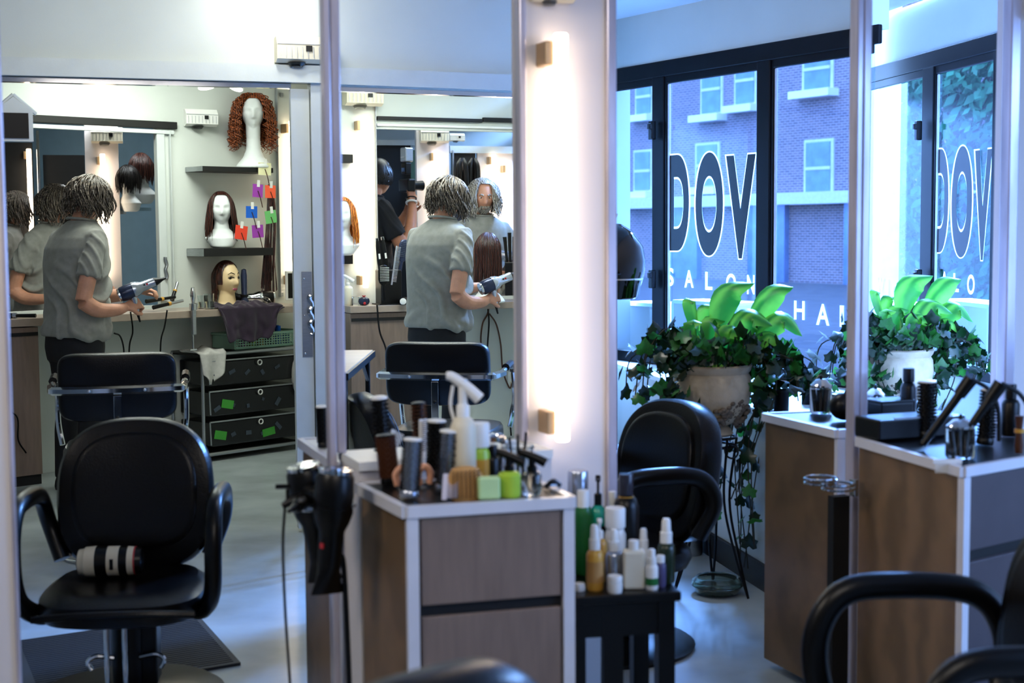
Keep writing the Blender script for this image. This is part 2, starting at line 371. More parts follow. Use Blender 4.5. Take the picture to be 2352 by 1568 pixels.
# ------------------------------------------------------------------ the setting
ZC = 2.62
LM = Line((.11, 3.81), (.11+.934, 3.81+.358))                    # wall of mirrors
LD = Line((-2.297, 6.38), (-.99, 6.80))                          # doorway wall, first part
LA = Line((-.815, 6.90), (.031, 7.28))                           # doorway wall, second part
def pxd(px, d): q = P(px, 784, d); return (q.x, q.y)
CD0, CD1 = pxd(9, 8.05), pxd(680, 9.40)                          # counter front edge, back room
CA0, CA1 = pxd(810, 9.25), pxd(1190, 9.74)                       # counter front edge, second back room
LCD, LCA = Line(CD0, CD1), Line(CA0, CA1)
def shifted(L, t): a = L.pt(0, t); b = L.pt(1, t); return Line((a.x, a.y), (b.x, b.y))
LBD, LBA = shifted(LCD, .42), shifted(LCA, .40)                  # back walls
LW = Line(pxd(1419, 8.03), pxd(1940, 6.53))                      # window wall
LC = Line(pxd(1997, 8.06), pxd(2319, 6.49))                      # window wall, seen in the last mirror
LS = Line((.888, 6.25), (.993, 5.75))                            # low wall under the window ledge
outline = [(-5, -2), (3.4, -2), (3.4, 5.3), (2.45, 5.5), (2.0, 8.05), (1.56, 6.46), (.33, 8.5), (.5, 14), (-5, 14)]
def poly_slab(name, poly, z0, z1, m, kind='structure', label=None):
    return struct(MB().prism(poly, z0, z1).obj(name, m, smooth=False), label)
poly_slab('floor', outline, -.06, 0, 'floor', label='grey polished concrete salon floor with bluish daylight sheen')
poly_slab('ceiling', outline, ZC, ZC+.08, 'ceil', label='pale painted ceiling of the salon')
def wallbox(name, L, s0, s1, z0, z1, t0, t1, m, label=None, parent=None):
    q = MB(); a, b = sorted((s0, s1)); q.box(((a+b)/2, (t0+t1)/2, (z0+z1)/2), (b-a, t1-t0, z1-z0))
    o = q.obj(name, m, parent, smooth=False)
    if parent is None:
        o.location = (L.a.x, L.a.y, 0); o.rotation_euler = (0, 0, L.ang)
        if name.split('_')[0] in ('wall', 'trim', 'baseboard', 'window', 'door'): struct(o, label)
    return o
def lx(L, px, py=784, t=0): return L.s(px, py, t)
# wall of mirrors: three pilasters, two low walls with ledges
wallbox('wall_pilaster_0', LM, lx(LM, -700), lx(LM, 12), 0, ZC, 0, .10, 'wall_w')
wallbox('wall_pilaster_1', LM, lx(LM, 1211), lx(LM, 1391), 0, ZC, 0, .10, 'wall_w', 'white pilaster carrying the lit tube lamp between two mirrors')
wallbox('wall_pilaster_2', LM, lx(LM, 2327), lx(LM, 3300), 0, ZC, 0, .10, 'wall_w')
wallbox('wall_ledge_1', LM, lx(LM, 783), lx(LM, 1212), 0, .872, -.16, .03, 'wall_w', 'white ledge wall below the narrow mirror behind the brushes')
wallbox('wall_ledge_2', LM, lx(LM, 1985), lx(LM, 2330), 0, .80, -.02, .03, 'wall_w')
wallbox('trim_1', LM, lx(LM, 783)-.004, lx(LM, 1212), .868, .89, -.172, .03, 'white', 'white ledge top below the narrow mirror')
# partition between the two right-hand mirrors
def partition(name, p, q, z0, z1, th, m):
    L = Line(p, q); n = (Vector(q)-Vector(p)).length
    o = wallbox(name, L, 0, n, z0, z1, -th/2, th/2, m); return o
partition('wall_partition_1', pxd(1973, 4.25), pxd(1973, 7.9), 0, ZC, .012, 'wall_w')
partition('wall_partition_2', pxd(768, 6.95), pxd(752, 9.05), 0, ZC, .02, 'wall'); partition('wall_partition_3', pxd(752, 9.05), pxd(722, 10.6), 0, ZC, .02, 'wall'); partition('wall_partition_4', pxd(722, 10.6), pxd(722, 13.3), 0, ZC, .02, 'wall')
partition('wall_return', (P(1262, 784, 7.42).x, 7.42), pxd(1330, 8.45), 0, ZC, .03, 'wall')
# doorway wall (header above the openings, posts)
wallbox('wall_header_1', LD, lx(LD, -220), lx(LD, 768), 2.16, ZC, 0, .10, 'wall', 'white wall over the wide doorway')
wallbox('wall_header_2', LA, lx(LA, 768), lx(LA, 1265), 2.15, ZC, 0, .10, 'wall', 'white wall over the second doorway')
wallbox('trim_2', LD, lx(LD, -220), lx(LD, 752), 2.155, 2.235, -.035, .002, 'trim', 'painted header board over the wide doorway')
wallbox('trim_3', LA, lx(LA, 768), lx(LA, 1265), 2.155, 2.235, -.035, .002, 'trim', 'painted header board over the second doorway')
wallbox('trim_4', LD, lx(LD, -220), lx(LD, 681), 2.132, 2.158, .02, .07, 'chrome', 'dark chrome sliding door track under the header')
wallbox('trim_5', LA, lx(LA, 768), lx(LA, 1265), 2.128, 2.156, .02, .07, 'chrome', 'chrome sliding door track of the second doorway')
wallbox('wall_post', LD, lx(LD, 724), lx(LD, 778), 0, 2.16, 0, .10, 'trim', 'white post between the two doorways')
wallbox('wall_post_2', LA, lx(LA, 1200), lx(LA, 1265), 0, 2.16, 0, .10, 'trim')
# pocket door edge with latch plate and wavy pull
dj = thing('sliding_door', 'white sliding door edge with steel latch plate and wavy pull', 'door', LD.pt(0), LD.ang)
s0, s1 = lx(LD, 680), lx(LD, 722)
MB().box(((s0+s1)/2, .05, 1.075), (s1-s0, .05, 2.11)).obj('door_panel', 'trim', dj, False)
sp0, sp1 = lx(LD, 697), lx(LD, 720); z0, z1 = LD.z(708, 820), LD.z(708, 624)
lp = MB().box(((sp0+sp1)/2, .023, (z0+z1)/2), (sp1-sp0, .004, z1-z0)).obj('latch_plate', 'steel', dj, False)
for py in (640, 725, 812): MB().ell(((sp0+sp1)/2-.012, .019, LD.z(704, py)), (.005, .003, .005), 10, 6).obj('screw', 'chrome', lp)
zc = [LD.z(717, y) for y in range(768, 675, -6)]
MB().tube([((lx(LD, 717)+.008*math.sin(i*1.25)), .012, z) for i, z in enumerate(zc)], .012, 8).obj('pull', 'chrome', dj)
# back walls
def wall_open(name, L, sa, sb, oa, ob, oz0, oz1, m, th=.04, label=None):
    q = MB()
    def b(x0, x1, z0, z1): q.box(((x0+x1)/2, th/2, (z0+z1)/2), (x1-x0, th, z1-z0))
    b(sa, sb, 0, oz0); b(sa, sb, oz1, ZC)
    if oa > sa: b(sa, oa, oz0, oz1)
    if sb > ob: b(ob, sb, oz0, oz1)
    o = q.obj(name, m, smooth=False); o.location = (L.a.x, L.a.y, 0); o.rotation_euler = (0, 0, L.ang); return struct(o, label)
CZ = .97
wall_open('wall_back_1', LBD, lx(LBD, -400), lx(LBD, 722), lx(LBD, -250), lx(LBD, 372), CZ+.02, LBD.z(372, 292), 'wall', label='pale back wall with wig shelves and a long mirror')
wall_open('wall_back_2', LBA, lx(LBA, 735), lx(LBA, 1290), lx(LBA, 868), lx(LBA, 1285), CZ+.02, LBA.z(868, 296), 'wall', label='pale back wall of the second room around a wide mirror')
# rooms seen inside the back mirrors
partition('wall_mirror_room_1', pxd(-350, 12.4), pxd(720, 12.9), 0, ZC, .05, 'bluewall')
partition('wall_mirror_room_2', pxd(724, 12.6), pxd(1330, 13.2), 0, ZC, .05, 'wall')
partition('wall_mirror_room_3', pxd(1330, 8.47), pxd(1330, 13.3), 0, ZC, .05, 'wall')
# window wall above and beside the window, low wall, ledge
ZT, ZB = 2.35, .725
def winwall(name, L, sa, sb, label, end=None):
    q = MB()
    q.box(((sa+sb)/2, .08, (ZT+ZC)/2), (sb-sa, .16, ZC-ZT)); q.box(((sa+sb)/2, .08, ZB/2), (sb-sa, .16, ZB))
    if end: q.box(((sa+end)/2, .08, (ZT+ZB)/2), (end-sa, .16, ZT-ZB))
    o = q.obj(name, 'wall', smooth=False); o.location = (L.a.x, L.a.y, 0); o.rotation_euler = (0, 0, L.ang); return struct(o, label)
winwall('wall_window_1', LW, lx(LW, 1335), lx(LW, 1975), 'pale blue-white wall around the large shop window', lx(LW, 1396))
winwall('wall_window_2', LC, lx(LC, 1985), lx(LC, 2420), 'pale wall around the shop window in the far mirror')
wallbox('wall_low', LS, -1.6, .9, 0, .70, 0, .05, 'wall', 'white boarded low wall below the window ledge')
wallbox('baseboard_low', LS, -1.6, .9, 0, .105, -.018, 0, 'blackm', 'black baseboard along the low window wall')
a, b = LS.pt(-1.6), LS.pt(.9); e, f_ = LW.pt(lx(LW, 1970)), LW.pt(lx(LW, 1340))
poly_slab('trim_6', [(a.x, a.y), (b.x, b.y), (e.x, e.y), (f_.x, f_.y)], .70, .722, 'white', label='deep white window ledge')
# salon shell round the camera
q = MB(); q.box((-.8, -2.05, ZC/2), (8.4, .1, ZC)); struct(q.obj('wall_south', 'wall', smooth=False))
q = MB(); q.box((-5.05, 6, ZC/2), (.1, 16, ZC)); struct(q.obj('wall_west', 'wall', smooth=False))
q = MB(); q.box((3.45, -.6, ZC/2), (.1, 2.8, ZC)); q.box((3.45, 4.4, ZC/2), (.1, 1.4, ZC)); q.box((3.45, 2.25, .4), (.1, 2.9, .8)); q.box((3.45, 2.25, 2.47), (.1, 2.9, .3))
struct(q.obj('wall_east', 'wall', smooth=False))
q = MB()
for y in (.85, 2.25, 3.65): q.box((3.45, y, 1.56), (.06, .06, 1.52))
for z in (.83, 2.29): q.box((3.45, 2.25, z), (.06, 2.9, .06))
struct(q.obj('window_3', 'winblack', smooth=False))
q = MB(); q.box((-2.4, 14.05, ZC/2), (5.4, .1, ZC)); struct(q.obj('wall_north', 'wall', smooth=False))
# mirrors: polished edges of each tall panel
def mirror(label, edges, z0=0.0, t0=-.012, t1=.03):
    m = thing('mirror', label, 'mirror', LM.pt(0), LM.ang)
    for (pa, pb, zz) in edges:
        sa, sb = lx(LM, pa), lx(LM, pb)
        MB().box(((sa+sb)/2, (t0+t1)/2, (zz+ZC)/2), (sb-sa, t1-t0, ZC-zz), bev=.004).obj('edge', 'gedge', m, smooth=False)
    return m
mirror('tall full-height mirror at far left showing the salon chair with a lens', [(12, 24, 0), (752, 768, 0)])
mirror('narrow mirror above the brush cabinet, left of the big tube lamp', [(769, 790, .89), (1194, 1210, .89)])
mirror('tall mirror right of the big tube lamp, showing window and plant', [(1392, 1414, 0), (1957, 1971, 0)])
mirror('mirror panel at far right repeating the window and plant', [(1972, 1990, .856), (2304, 2326, .856)])
# ------------------------------------------------------------------ windows
def window(name, L, px_l, posts, px_r, label, glass_tint, t=.03):
    """posts: list of (px0, px1); panes fill the gaps. Frame bars, sashes and panes are parts."""
    w = bpy.data.objects.new(name, None); COL.objects.link(w); w.location = (L.a.x, L.a.y, 0); w.rotation_euler = (0, 0, L.ang); w['kind'] = 'structure'; w['label'] = label
    sl, sr = lx(L, px_l), lx(L, px_r)
    def bar(n, a, b, z0, z1, y0=-.010, y1=.016, m='winblack', par=w):
        return MB().box(((a+b)/2, (y0+y1)/2, (z0+z1)/2), (b-a, y1-y0, z1-z0), bev=.006).obj(n, m, par, smooth=False)
    bar('frame_head', sl-.1, sr+.1, ZT-.085, ZT); bar('frame_sill', sl-.1, sr+.1, ZB, ZB+.055, -.03, .02)
    edges = [sl-.06]
    for (a, b) in posts:
        bar('mullion', lx(L, a), lx(L, b), ZB+.05, ZT-.08); edges += [lx(L, a), lx(L, b)]
    edges.append(sr+.06); panes = []
    for i in range(0, len(edges), 2):
        a, b = edges[i], edges[i+1]
        p = MB().box(((a+b)/2, .0135, (ZB+ZT)/2), (b-a, .003, ZT-ZB-.1)).obj('pane', pane_mat('window_glass', glass_tint, .05), w, False)
        if i: bar('sash', a, a+.022, ZB+.05, ZT-.085, -.004, .012, 'winblack', p)
        bar('sash', a, b, ZT-.125, ZT-.08, -.004, .012, 'winblack', p)
        bar('sash_liner', a+.022, a+.034, ZB+.055, ZT-.125, -.002, .012, 'stone', p); panes.append((p, a, b))
    return w, panes
def lettering(parent, txt, L, px0, py0, px1, py1, m='letter', t=.052, fill=None, outline=0.0, name='lettering', bold=.022):
    """text whose first letter's top left is at px0,py0 and baseline right end at px1,py1"""
    sa, za = L.sz(px0, py0, t); sb, zb = L.sz(px1, py1, t)
    c = bpy.data.curves.new(name, 'FONT'); c.body = txt; c.size = 1.0; c.extrude = .0006; c.offset = bold
    o = bpy.data.objects.new(name, c); COL.objects.link(o); o.parent = parent
    bpy.context.view_layer.update(); d = o.dimensions.copy()
    bb = [Vector(v) for v in o.bound_box]; x0 = min(v.x for v in bb); y0 = min(v.y for v in bb); y1 = max(v.y for v in bb); x1 = max(v.x for v in bb)
    sx = (sb-sa)/(x1-x0); sy = (za-zb)/(y1-y0)
    o.rotation_euler = (R(90), 0, 0); o.scale = (sx, sy, 1); o.location = (sa-x0*sx, t, zb-y0*sy)
    c.materials.append(M_[m]); return o
# ------------------------------------------------------------------ lights
def tube_lamp(label, loc, rz, length, scale=1.0, group='lit tube lamps'):
    """tube stands off a wall; local -Y is out of the wall; loc is the wall point at the tube's middle"""
    t = thing('tube_lamp', label, 'lamp', loc, rz, group); h = length/2
    MB().tube([(0, -.065, -h), (0, -.065, -h+.004), (0, -.065, h-.004), (0, -.065, h)], [.016, .019, .019, .016], 16).obj('tube', 'lampon', t)
    for z in (-h+.05, h-.05):
        MB().box((-.030, -.029, z), (.026, .070, .062), bev=.004).obj('bracket', 'lampcap', t, smooth=False)
    return t
def emergency_light(label, loc, rz, s=1.0, lit=False):
    """twin-head style wall unit: wedge housing, seam, dark test window, round underside lamp"""
    t = thing('emergency_light', label, 'emergency light', loc, rz, None, s)
    prof = [(-.0, -.055), (-.0, .055), (-.06, .06), (-.095, .02), (-.09, -.045), (-.05, -.06)]
    q = MB(); n = len(prof); x0, x1 = -.115, .115
    vs = [Vector((x, y, z)) for x in (x0, x1) for (y, z) in prof]
    fs = [tuple(range(n)), tuple(range(2*n-1, n-1, -1))]+[(k, (k+1) % n, n+(k+1) % n, n+k) for k in range(n)]
    q.add(vs, fs); b = q.obj('housing', 'cream' if not lit else 'white', t, False)  # flag only swaps the cream housing colour for white
    for k in range(9): MB().box((-.1+.025*k, -.0965, -.014), (.002, .003, .05)).obj('seam', 'steel', b, False)
    MB().box((.03, -.0965, .002), (.028, .006, .026)).obj('test_window', 'black', t, False)
    MB().box((0, -.098, .022), (.226, .004, .003)).obj('seam', 'steel', b, False)
    MB().lathe([(.001, -.022), (.03, -.018), (.042, 0), (.042, .004)], (-.02, -.045, -.06), 18).obj('lower_lens', 'glass', t)
    return t
def can_light(label, loc, aim, s=1.0):
    t = thing('spot_light', label, 'spotlight', loc, 0, None, s); t.rotation_euler = (Vector(aim)).to_track_quat('-Z', 'Y').to_euler()
    MB().lathe([(.02, .09), (.035, .085), (.05, .02), (.056, 0), (.05, 0), (.045, .02), (.03, .06)], n=22, cap=False).obj('shade', 'white', t)
    MB().lathe([(.001, .012), (.04, .012), (.04, .02), (.001, .02)], n=18).obj('bulb', 'bulb', t)
    up = t.rotation_euler.to_matrix().inverted() @ Vector((0, 0, 1)); MB().cyl((0, 0, .08), Vector((0, 0, .08))+up*(ZC-loc[2]-.06), .008).obj('stem', 'white', t)
    return t
# ------------------------------------------------------------------ chairs
def pad(w, h, d, rc, n=14, top=None, crown=.35, bulge=.5, curve=0.0, pw=4.0):
    """upholstered slab: w wide (X), h tall (Z from 0), d thick (Y), rounded plan corners; curve bends it round the sitter"""
    q = MB(); out = []
    def corner(cx, cz, r, a0, a1): return [(cx+r*math.cos(a), cz+r*math.sin(a)) for a in [a0+(a1-a0)*k/n for k in range(n+1)]]
    rt = top or rc
    ol = corner(w/2-rt, h-rt*(1 if not top else crown*1.6), rt, 0, 0)[:0]
    pts = []
    N = 72
    for k in range(N):
        a = 2*math.pi*k/N; c, s = math.cos(a), math.sin(a)
        p = (3.2 if s < 0 else 2.6) if top else pw
        pts.append((w/2*math.copysign(abs(c)**(2/p), c), h/2+h/2*math.copysign(abs(s)**(2/p), s)))
    prof = [(-.5, .90), (-.46, .955), (-.3, .992), (0, 1.0), (.3, .992), (.46, .955), (.5, .90)]
    rings = []
    for (yy, sc) in prof:
        rings.append([Vector((x*sc, yy*d + curve*(x*x), h/2+(z-h/2)*sc)) for (x, z) in pts])
    # domed faces
    f = [Vector((x*.45, -.5*d-bulge*d*.28+curve*(x*.45)**2, h/2+(z-h/2)*.45)) for (x, z) in pts]
    b = [Vector((x*.45, .5*d+bulge*d*.28+curve*(x*.45)**2, h/2+(z-h/2)*.45)) for (x, z) in pts]
    q.loft([f]+rings+[b]); return q
def swivel_chair(label, loc, rz, group='black padded swivel chairs', base=True, arms=True):
    """faces local -Y (toward the viewer at rz 0). Seat .42 m, back top .84 m"""
    t = thing('salon_chair', label, 'chair', loc, rz, group)
    b = pad(.50, .50, .10, .1, top=.2, bulge=.6, curve=-.55).obj('backrest', 'leather', t); b.location = (0, .24, .35); b.rotation_euler = (R(-9), 0, 0)
    pp = pad(.40, .38, .03, .1, top=.2, bulge=.9, curve=-.55).obj('back_panel', 'leather', b); pp.location = (0, -.062, .07)
    s = MB(); s.ringloft([(.275, 0, -.01, .19, .20), (.29, 0, -.01, .235, .245), (.325, 0, -.01, .25, .26), (.352, 0, -.012, .245, .255), (.374, 0, 0, .215, .22), (.368, 0, .0, .12, .13)], 40, pw=3.2)
    st = s.obj('seat', 'leather', t)
    pth = bez([(-.235, -.245, .322), (-.1, -.272, .335), (.1, -.272, .335), (.235, -.245, .322)], 6)
    MB().tube(pth, .012, 8).obj('piping', 'leather', st)
    if arms:
        for sx in (-1, 1):
            loop = bez([(sx*.235, .20, .40), (sx*.28, .23, .52), (sx*.290, .16, .615), (sx*.292, -.02, .640), (sx*.292, -.16, .625), (sx*.292, -.22, .52), (sx*.285, -.2, .38), (sx*.25, -.13, .31), (sx*.2, -.05, .29)], 7)
            a = MB().tube(loop, .031, 12, flat=.85, up=(1, 0, 0)).obj('armrest', 'black', t)
    if base:
        MB().lathe([(.05, .02), (.052, .30)], n=20).obj('column', 'black', t)
        MB().box((.055, .03, .17), (.07, .10, .26), bev=.01).obj('column_cover', 'black', t, smooth=False)
        for x in (-.055, .0): MB().tube([(x, -.062, .03), (x, -.062, .262), (x, -.055, .27)], .0085, 10).obj('chrome_rod', 'chrome', t)
        for sx in (-1, 1):
            MB().tube(bez([(sx*.04, -.03, .135), (sx*.09, -.04, .145), (sx*.115, -.045, .13), (sx*.105, -.05, .105)], 6), .008, 8).obj('pump_lever', 'chrome', t)
        MB().lathe([(.29, .0), (.295, .012), (.28, .022), (.1, .035), (.06, .05)], n=36).obj('base', 'black', t)
        MB().box((0, -.01, .285), (.16, .2, .03), bev=.005).obj('seat_plate', 'black', t, smooth=False)
    return t
def chrome_chair(label, loc, rz, arms='both'):
    """seen from behind at rz 0: back faces local -Y; flat chrome band and centre strut"""
    t = thing('salon_chair', label, 'chair', loc, rz, 'black chairs with a chrome band')
    b = pad(.52, .31, .07, .1, bulge=.35, curve=.45, pw=6.5).obj('backrest', 'leather', t); b.location = (0, -.02, .61); b.rotation_euler = (R(6), 0, 0)
    s = pad(.52, .50, .10, .1, bulge=.5).obj('seat', 'leather', t); s.rotation_euler = (R(-90), 0, 0); s.location = (0, -.02, .43)
    pts = bez([(-.30, .12, .755), (-.285, -.03, .755), (-.26, -.06, .755), (-.1, -.085, .755), (.1, -.085, .755), (.26, -.06, .755), (.285, -.03, .755), (.30, .12, .755)], 6)
    q = MB(); q.tube(pts, .019, 6, flat=1.0, up=(0, 0, 1))
    for i, v in enumerate(q.v): pass
    band = q.obj('chrome_band', 'chrome', t); 
    for x in (-.12, .12): MB().ell((x, -.106, .755), (.007, .004, .007), 10, 6).obj('screw', 'steel', band)
    MB().box((0, -.078, .58), (.036, .008, .30), bev=.002).obj('strut', 'chrome', t, smooth=False)
    MB().ell((0, -.084, .63), (.009, .005, .009), 10, 6).obj('screw', 'black', t)
    for sx in (-1, 1):
        pth = bez([(sx*.285, .10, .755), (sx*.298, .2, .77), (sx*.300, .34, .775), (sx*.300, .42, .70), (sx*.298, .43, .55), (sx*.28, .40, .45)], 6)
        a = MB().tube(pth, .013, 8).obj('arm_tube', 'chrome', t)
        MB().tube(bez([(sx*.298, .2, .775), (sx*.300, .34, .782), (sx*.301, .40, .745)], 5), .02, 8).obj('arm_pad', 'black', a)
    MB().lathe([(.04, .03), (.04, .42)], n=18).obj('column', 'chrome', t)
    MB().lathe([(.27, 0), (.275, .012), (.26, .022), (.08, .04), (.04, .06)], n=32).obj('base', 'chrome', t)
    return t
# ------------------------------------------------------------------ hair tools and bottles
def round_brush(label, loc, tilt=(0, 0), h=.17, r=.022, m='silver', bm_='black', group='round brushes'):
    t = thing('round_brush', label, 'brush', loc, 0, group); t.rotation_euler = (tilt[0], tilt[1], 0)
    MB().lathe([(r*.9, 0), (r*.98, h*.02), (r*.98, h*.10), (r*.8, h*.14)], n=16).obj('handle', 'silver' if m == 'silver' else 'black', t)
    MB().lathe([(r*.80, h*.12), (r*.82, h*.97)], n=18).obj('barrel', m, t)
    q = MB()
    for k in range(13):
        for j in range(15):
            a = 2*math.pi*(k+.5*(j % 2))/13; z = h*(.15+.80*j/14); c, s = math.cos(a), math.sin(a)
            q.tube([(c*r*.78, s*r*.78, z), (c*r*1.08, s*r*1.08, z)], [.0032, .0022], 4)
    o = q.obj('bristles', bm_, t, False); o['kind'] = 'stuff'
    MB().lathe([(r*.7, h*.965), (r*.98, h*.97), (r*.98, h), (r*.6, h*1.015)], n=18).obj('end_cap', 'white' if bm_ == 'black' else 'black', t)
    return t
def paddle_brush(label, loc, rz=0, h=.2, m='tan', tilt=(0, 0), pad_m='black', group=None):
    t = thing('paddle_brush', label, 'brush', loc, rz, group); t.rotation_euler = (tilt[0], tilt[1], rz)
    MB().lathe([(.010, 0), (.014, h*.1), (.011, h*.4), (.016, h*.45)], n=12, sy=.7).obj('handle', m, t)
    q = MB(); q.ringloft([(h*.43, 0, 0, .014, .008), (h*.5, 0, 0, .032, .009), (h*.6, 0, 0, .040, .010), (h*.85, 0, 0, .040, .010), (h*.97, 0, 0, .030, .009), (h, 0, 0, .012, .006)], 20)
    hd = q.obj('head', m, t)
    q = MB()
    for i in range(7):
        for j in range(9):
            x = -.028+.0093*i; z = h*(.56+.045*j)
            if abs(x) > .03-.0*j: continue
            q.tube([(x, -.008, z), (x*1.1, -.022, z)], [.0022, .0016], 4)
    o = q.obj('bristles', pad_m, t, False); o['kind'] = 'stuff'
    return t
def comb(label, loc, rz=0, h=.19, m='white', tilt=(0, 0), group='combs'):
    t = thing('comb', label, 'comb', loc, rz, group); t.rotation_euler = (tilt[0], tilt[1], rz)
    MB().box((0, 0, h/2), (.012, .004, h), bev=.0015).obj('spine', m, t, smooth=False)
    q = MB(); n = 26
    for k in range(n): q.box((.017, 0, h*.1+h*.88*k/(n-1)), (.026, .002, h*.016))
    o = q.obj('teeth', m, t, False); o['kind'] = 'stuff'; return t
def bottle(label, loc, r, h, m, capm, kind='cap', capr=None, caph=None, neck=.35, lab=None, group='hair product bottles', box=False, name='bottle', cat='bottle'):
    t = thing(name, label, cat, loc, 0, group); caph = caph or h*.22; bh = h-caph
    if box:
        MB().box((0, 0, bh/2), (r*2, r*1.5, bh), bev=.006).obj('body', m, t, smooth=False)
    else:
        MB().lathe([(r*.92, 0), (r, .006), (r, bh*.84), (r*.8, bh*.94), (r*neck, bh)], n=24).obj('body', m, t)
    cr = capr or r*.5
    if lab: MB().lathe([(r*1.012, bh*.2), (r*1.012, bh*.7)], n=24, cap=False).obj('paper_label', lab, t)
    if kind == 'cap':
        MB().lathe([(cr, bh-.002), (cr, h-.004), (cr*.92, h)], n=22).obj('cap', capm, t)
    elif kind == 'pump':
        MB().lathe([(cr, bh-.003), (cr, bh+caph*.35), (cr*.35, bh+caph*.4), (cr*.35, bh+caph*.75)], n=16).obj('collar', capm, t)
        q = MB(); q.box((0, 0, h-caph*.12), (cr*1.3, cr*1.3, caph*.22), bev=.002); q.tube([(0, -cr*.3, h-caph*.12), (0, -cr*2.4, h-caph*.16)], .004, 8)
        q.obj('nozzle', capm, t)
    elif kind == 'mist':
        MB().lathe([(cr, bh-.003), (cr, bh+caph*.4), (cr*.8, bh+caph*.42), (cr*.72, h-caph*.12), (cr*.55, h)], n=18).obj('sprayer', capm, t)
    elif kind == 'trigger':
        MB().lathe([(cr, bh-.003), (cr, bh+caph*.22), (cr*.6, bh+caph*.3)], n=16).obj('collar', capm, t)
        q = MB(); q.tube(bez([(cr*2.6, 0, h-caph*.62), (cr*.6, 0, h-caph*.34), (-cr*1.6, 0, h-caph*.10), (-cr*2.5, 0, h-caph*.08)], 5), [cr*(.95-.02*k) for k in range(16)], 10); q.tube([(0, 0, bh+caph*.2), (0, 0, h-caph*.15)], cr*.7, 10)
        sp = q.obj('spray_head', capm, t)
        MB().tube(bez([(-cr*1.5, 0, h-caph*.3), (-cr*1.9, 0, bh+caph*.25), (-cr*1.4, 0, bh-caph*.1)], 5), cr*.25, 8).obj('trigger', capm, sp)
    return t
def hair_dryer(label, name='hair_dryer', body='silver', rear='navy', s=1.0, cord=None, group=None):
    """axis +X is the air direction, origin at the grip; handle runs down -Z"""
    t = thing(name, label, 'hair dryer', (0, 0, 0), 0, group, s)
    MX = Matrix.Rotation(R(90), 4, 'Y')
    MB().lathe([(.036, -.085), (.044, -.07), (.0465, -.03), (.044, .0)], n=28, M=MX, c=(0, 0, .0)).obj('motor_housing', rear, t)
    MB().lathe([(.0465, -.002), (.047, .01), (.040, .035), (.030, .055), (.027, .13), (.028, .135)], n=28, M=MX).obj('barrel', body, t)
    g = MB().lathe([(.001, -.088), (.034, -.0865), (.034, -.08), (.001, -.08)], n=24, M=MX).obj('rear_grille', 'black', t)
    MB().lathe([(.036, -.0885), (.039, -.0885), (.039, -.08), (.036, -.08)], n=28, M=MX).obj('grille_ring', 'chrome', g)
    MB().lathe([(.012, -.091), (.0145, -.091), (.0145, -.086), (.012, -.086)], n=18, M=MX).obj('hub_ring', 'chrome', g)
    for k in range(3):
        a = k*2*math.pi/3+.4; MB().tube([(-.0895, .014*math.cos(a), .014*math.sin(a)), (-.0885, .037*math.cos(a), .037*math.sin(a))], .002, 6).obj('spoke', 'chrome', g)
    q = MB(); rg = []
    for (x, ry, rz_) in ((.13, .027, .027), (.15, .028, .022), (.185, .040, .009), (.2, .044, .007)):
        rg.append([Vector((x, ry*math.cos(2*math.pi*k/24), rz_*math.sin(2*math.pi*k/24))) for k in range(24)])
    q.loft(rg); q.obj('nozzle', 'black', t)
    MB().tube([(-.012, 0, -.03), (-.016, 0, -.07), (-.022, 0, -.118), (-.024, 0, -.128)], [.021, .0185, .0165, .013], 14, flat=1.15).obj('handle', body, t)
    MB().tube([(-.024, 0, -.125), (-.03, 0, -.19)], [.010, .005], 10).obj('cord_sleeve', 'black', t)
    for k, mm in enumerate(('black', 'red')): MB().box((.07+.016*k, -.0275, .006), (.012, .003, .012)).obj('badge', mm, t, False)
    return t
def cord(label, pts, r=.004, m='black', n=10, name='power_cable', cat='cable', group='power cables'):
    o = MB().tube(bez(pts, n), r, 7).obj(name, m); return tag(o, label, cat, group)
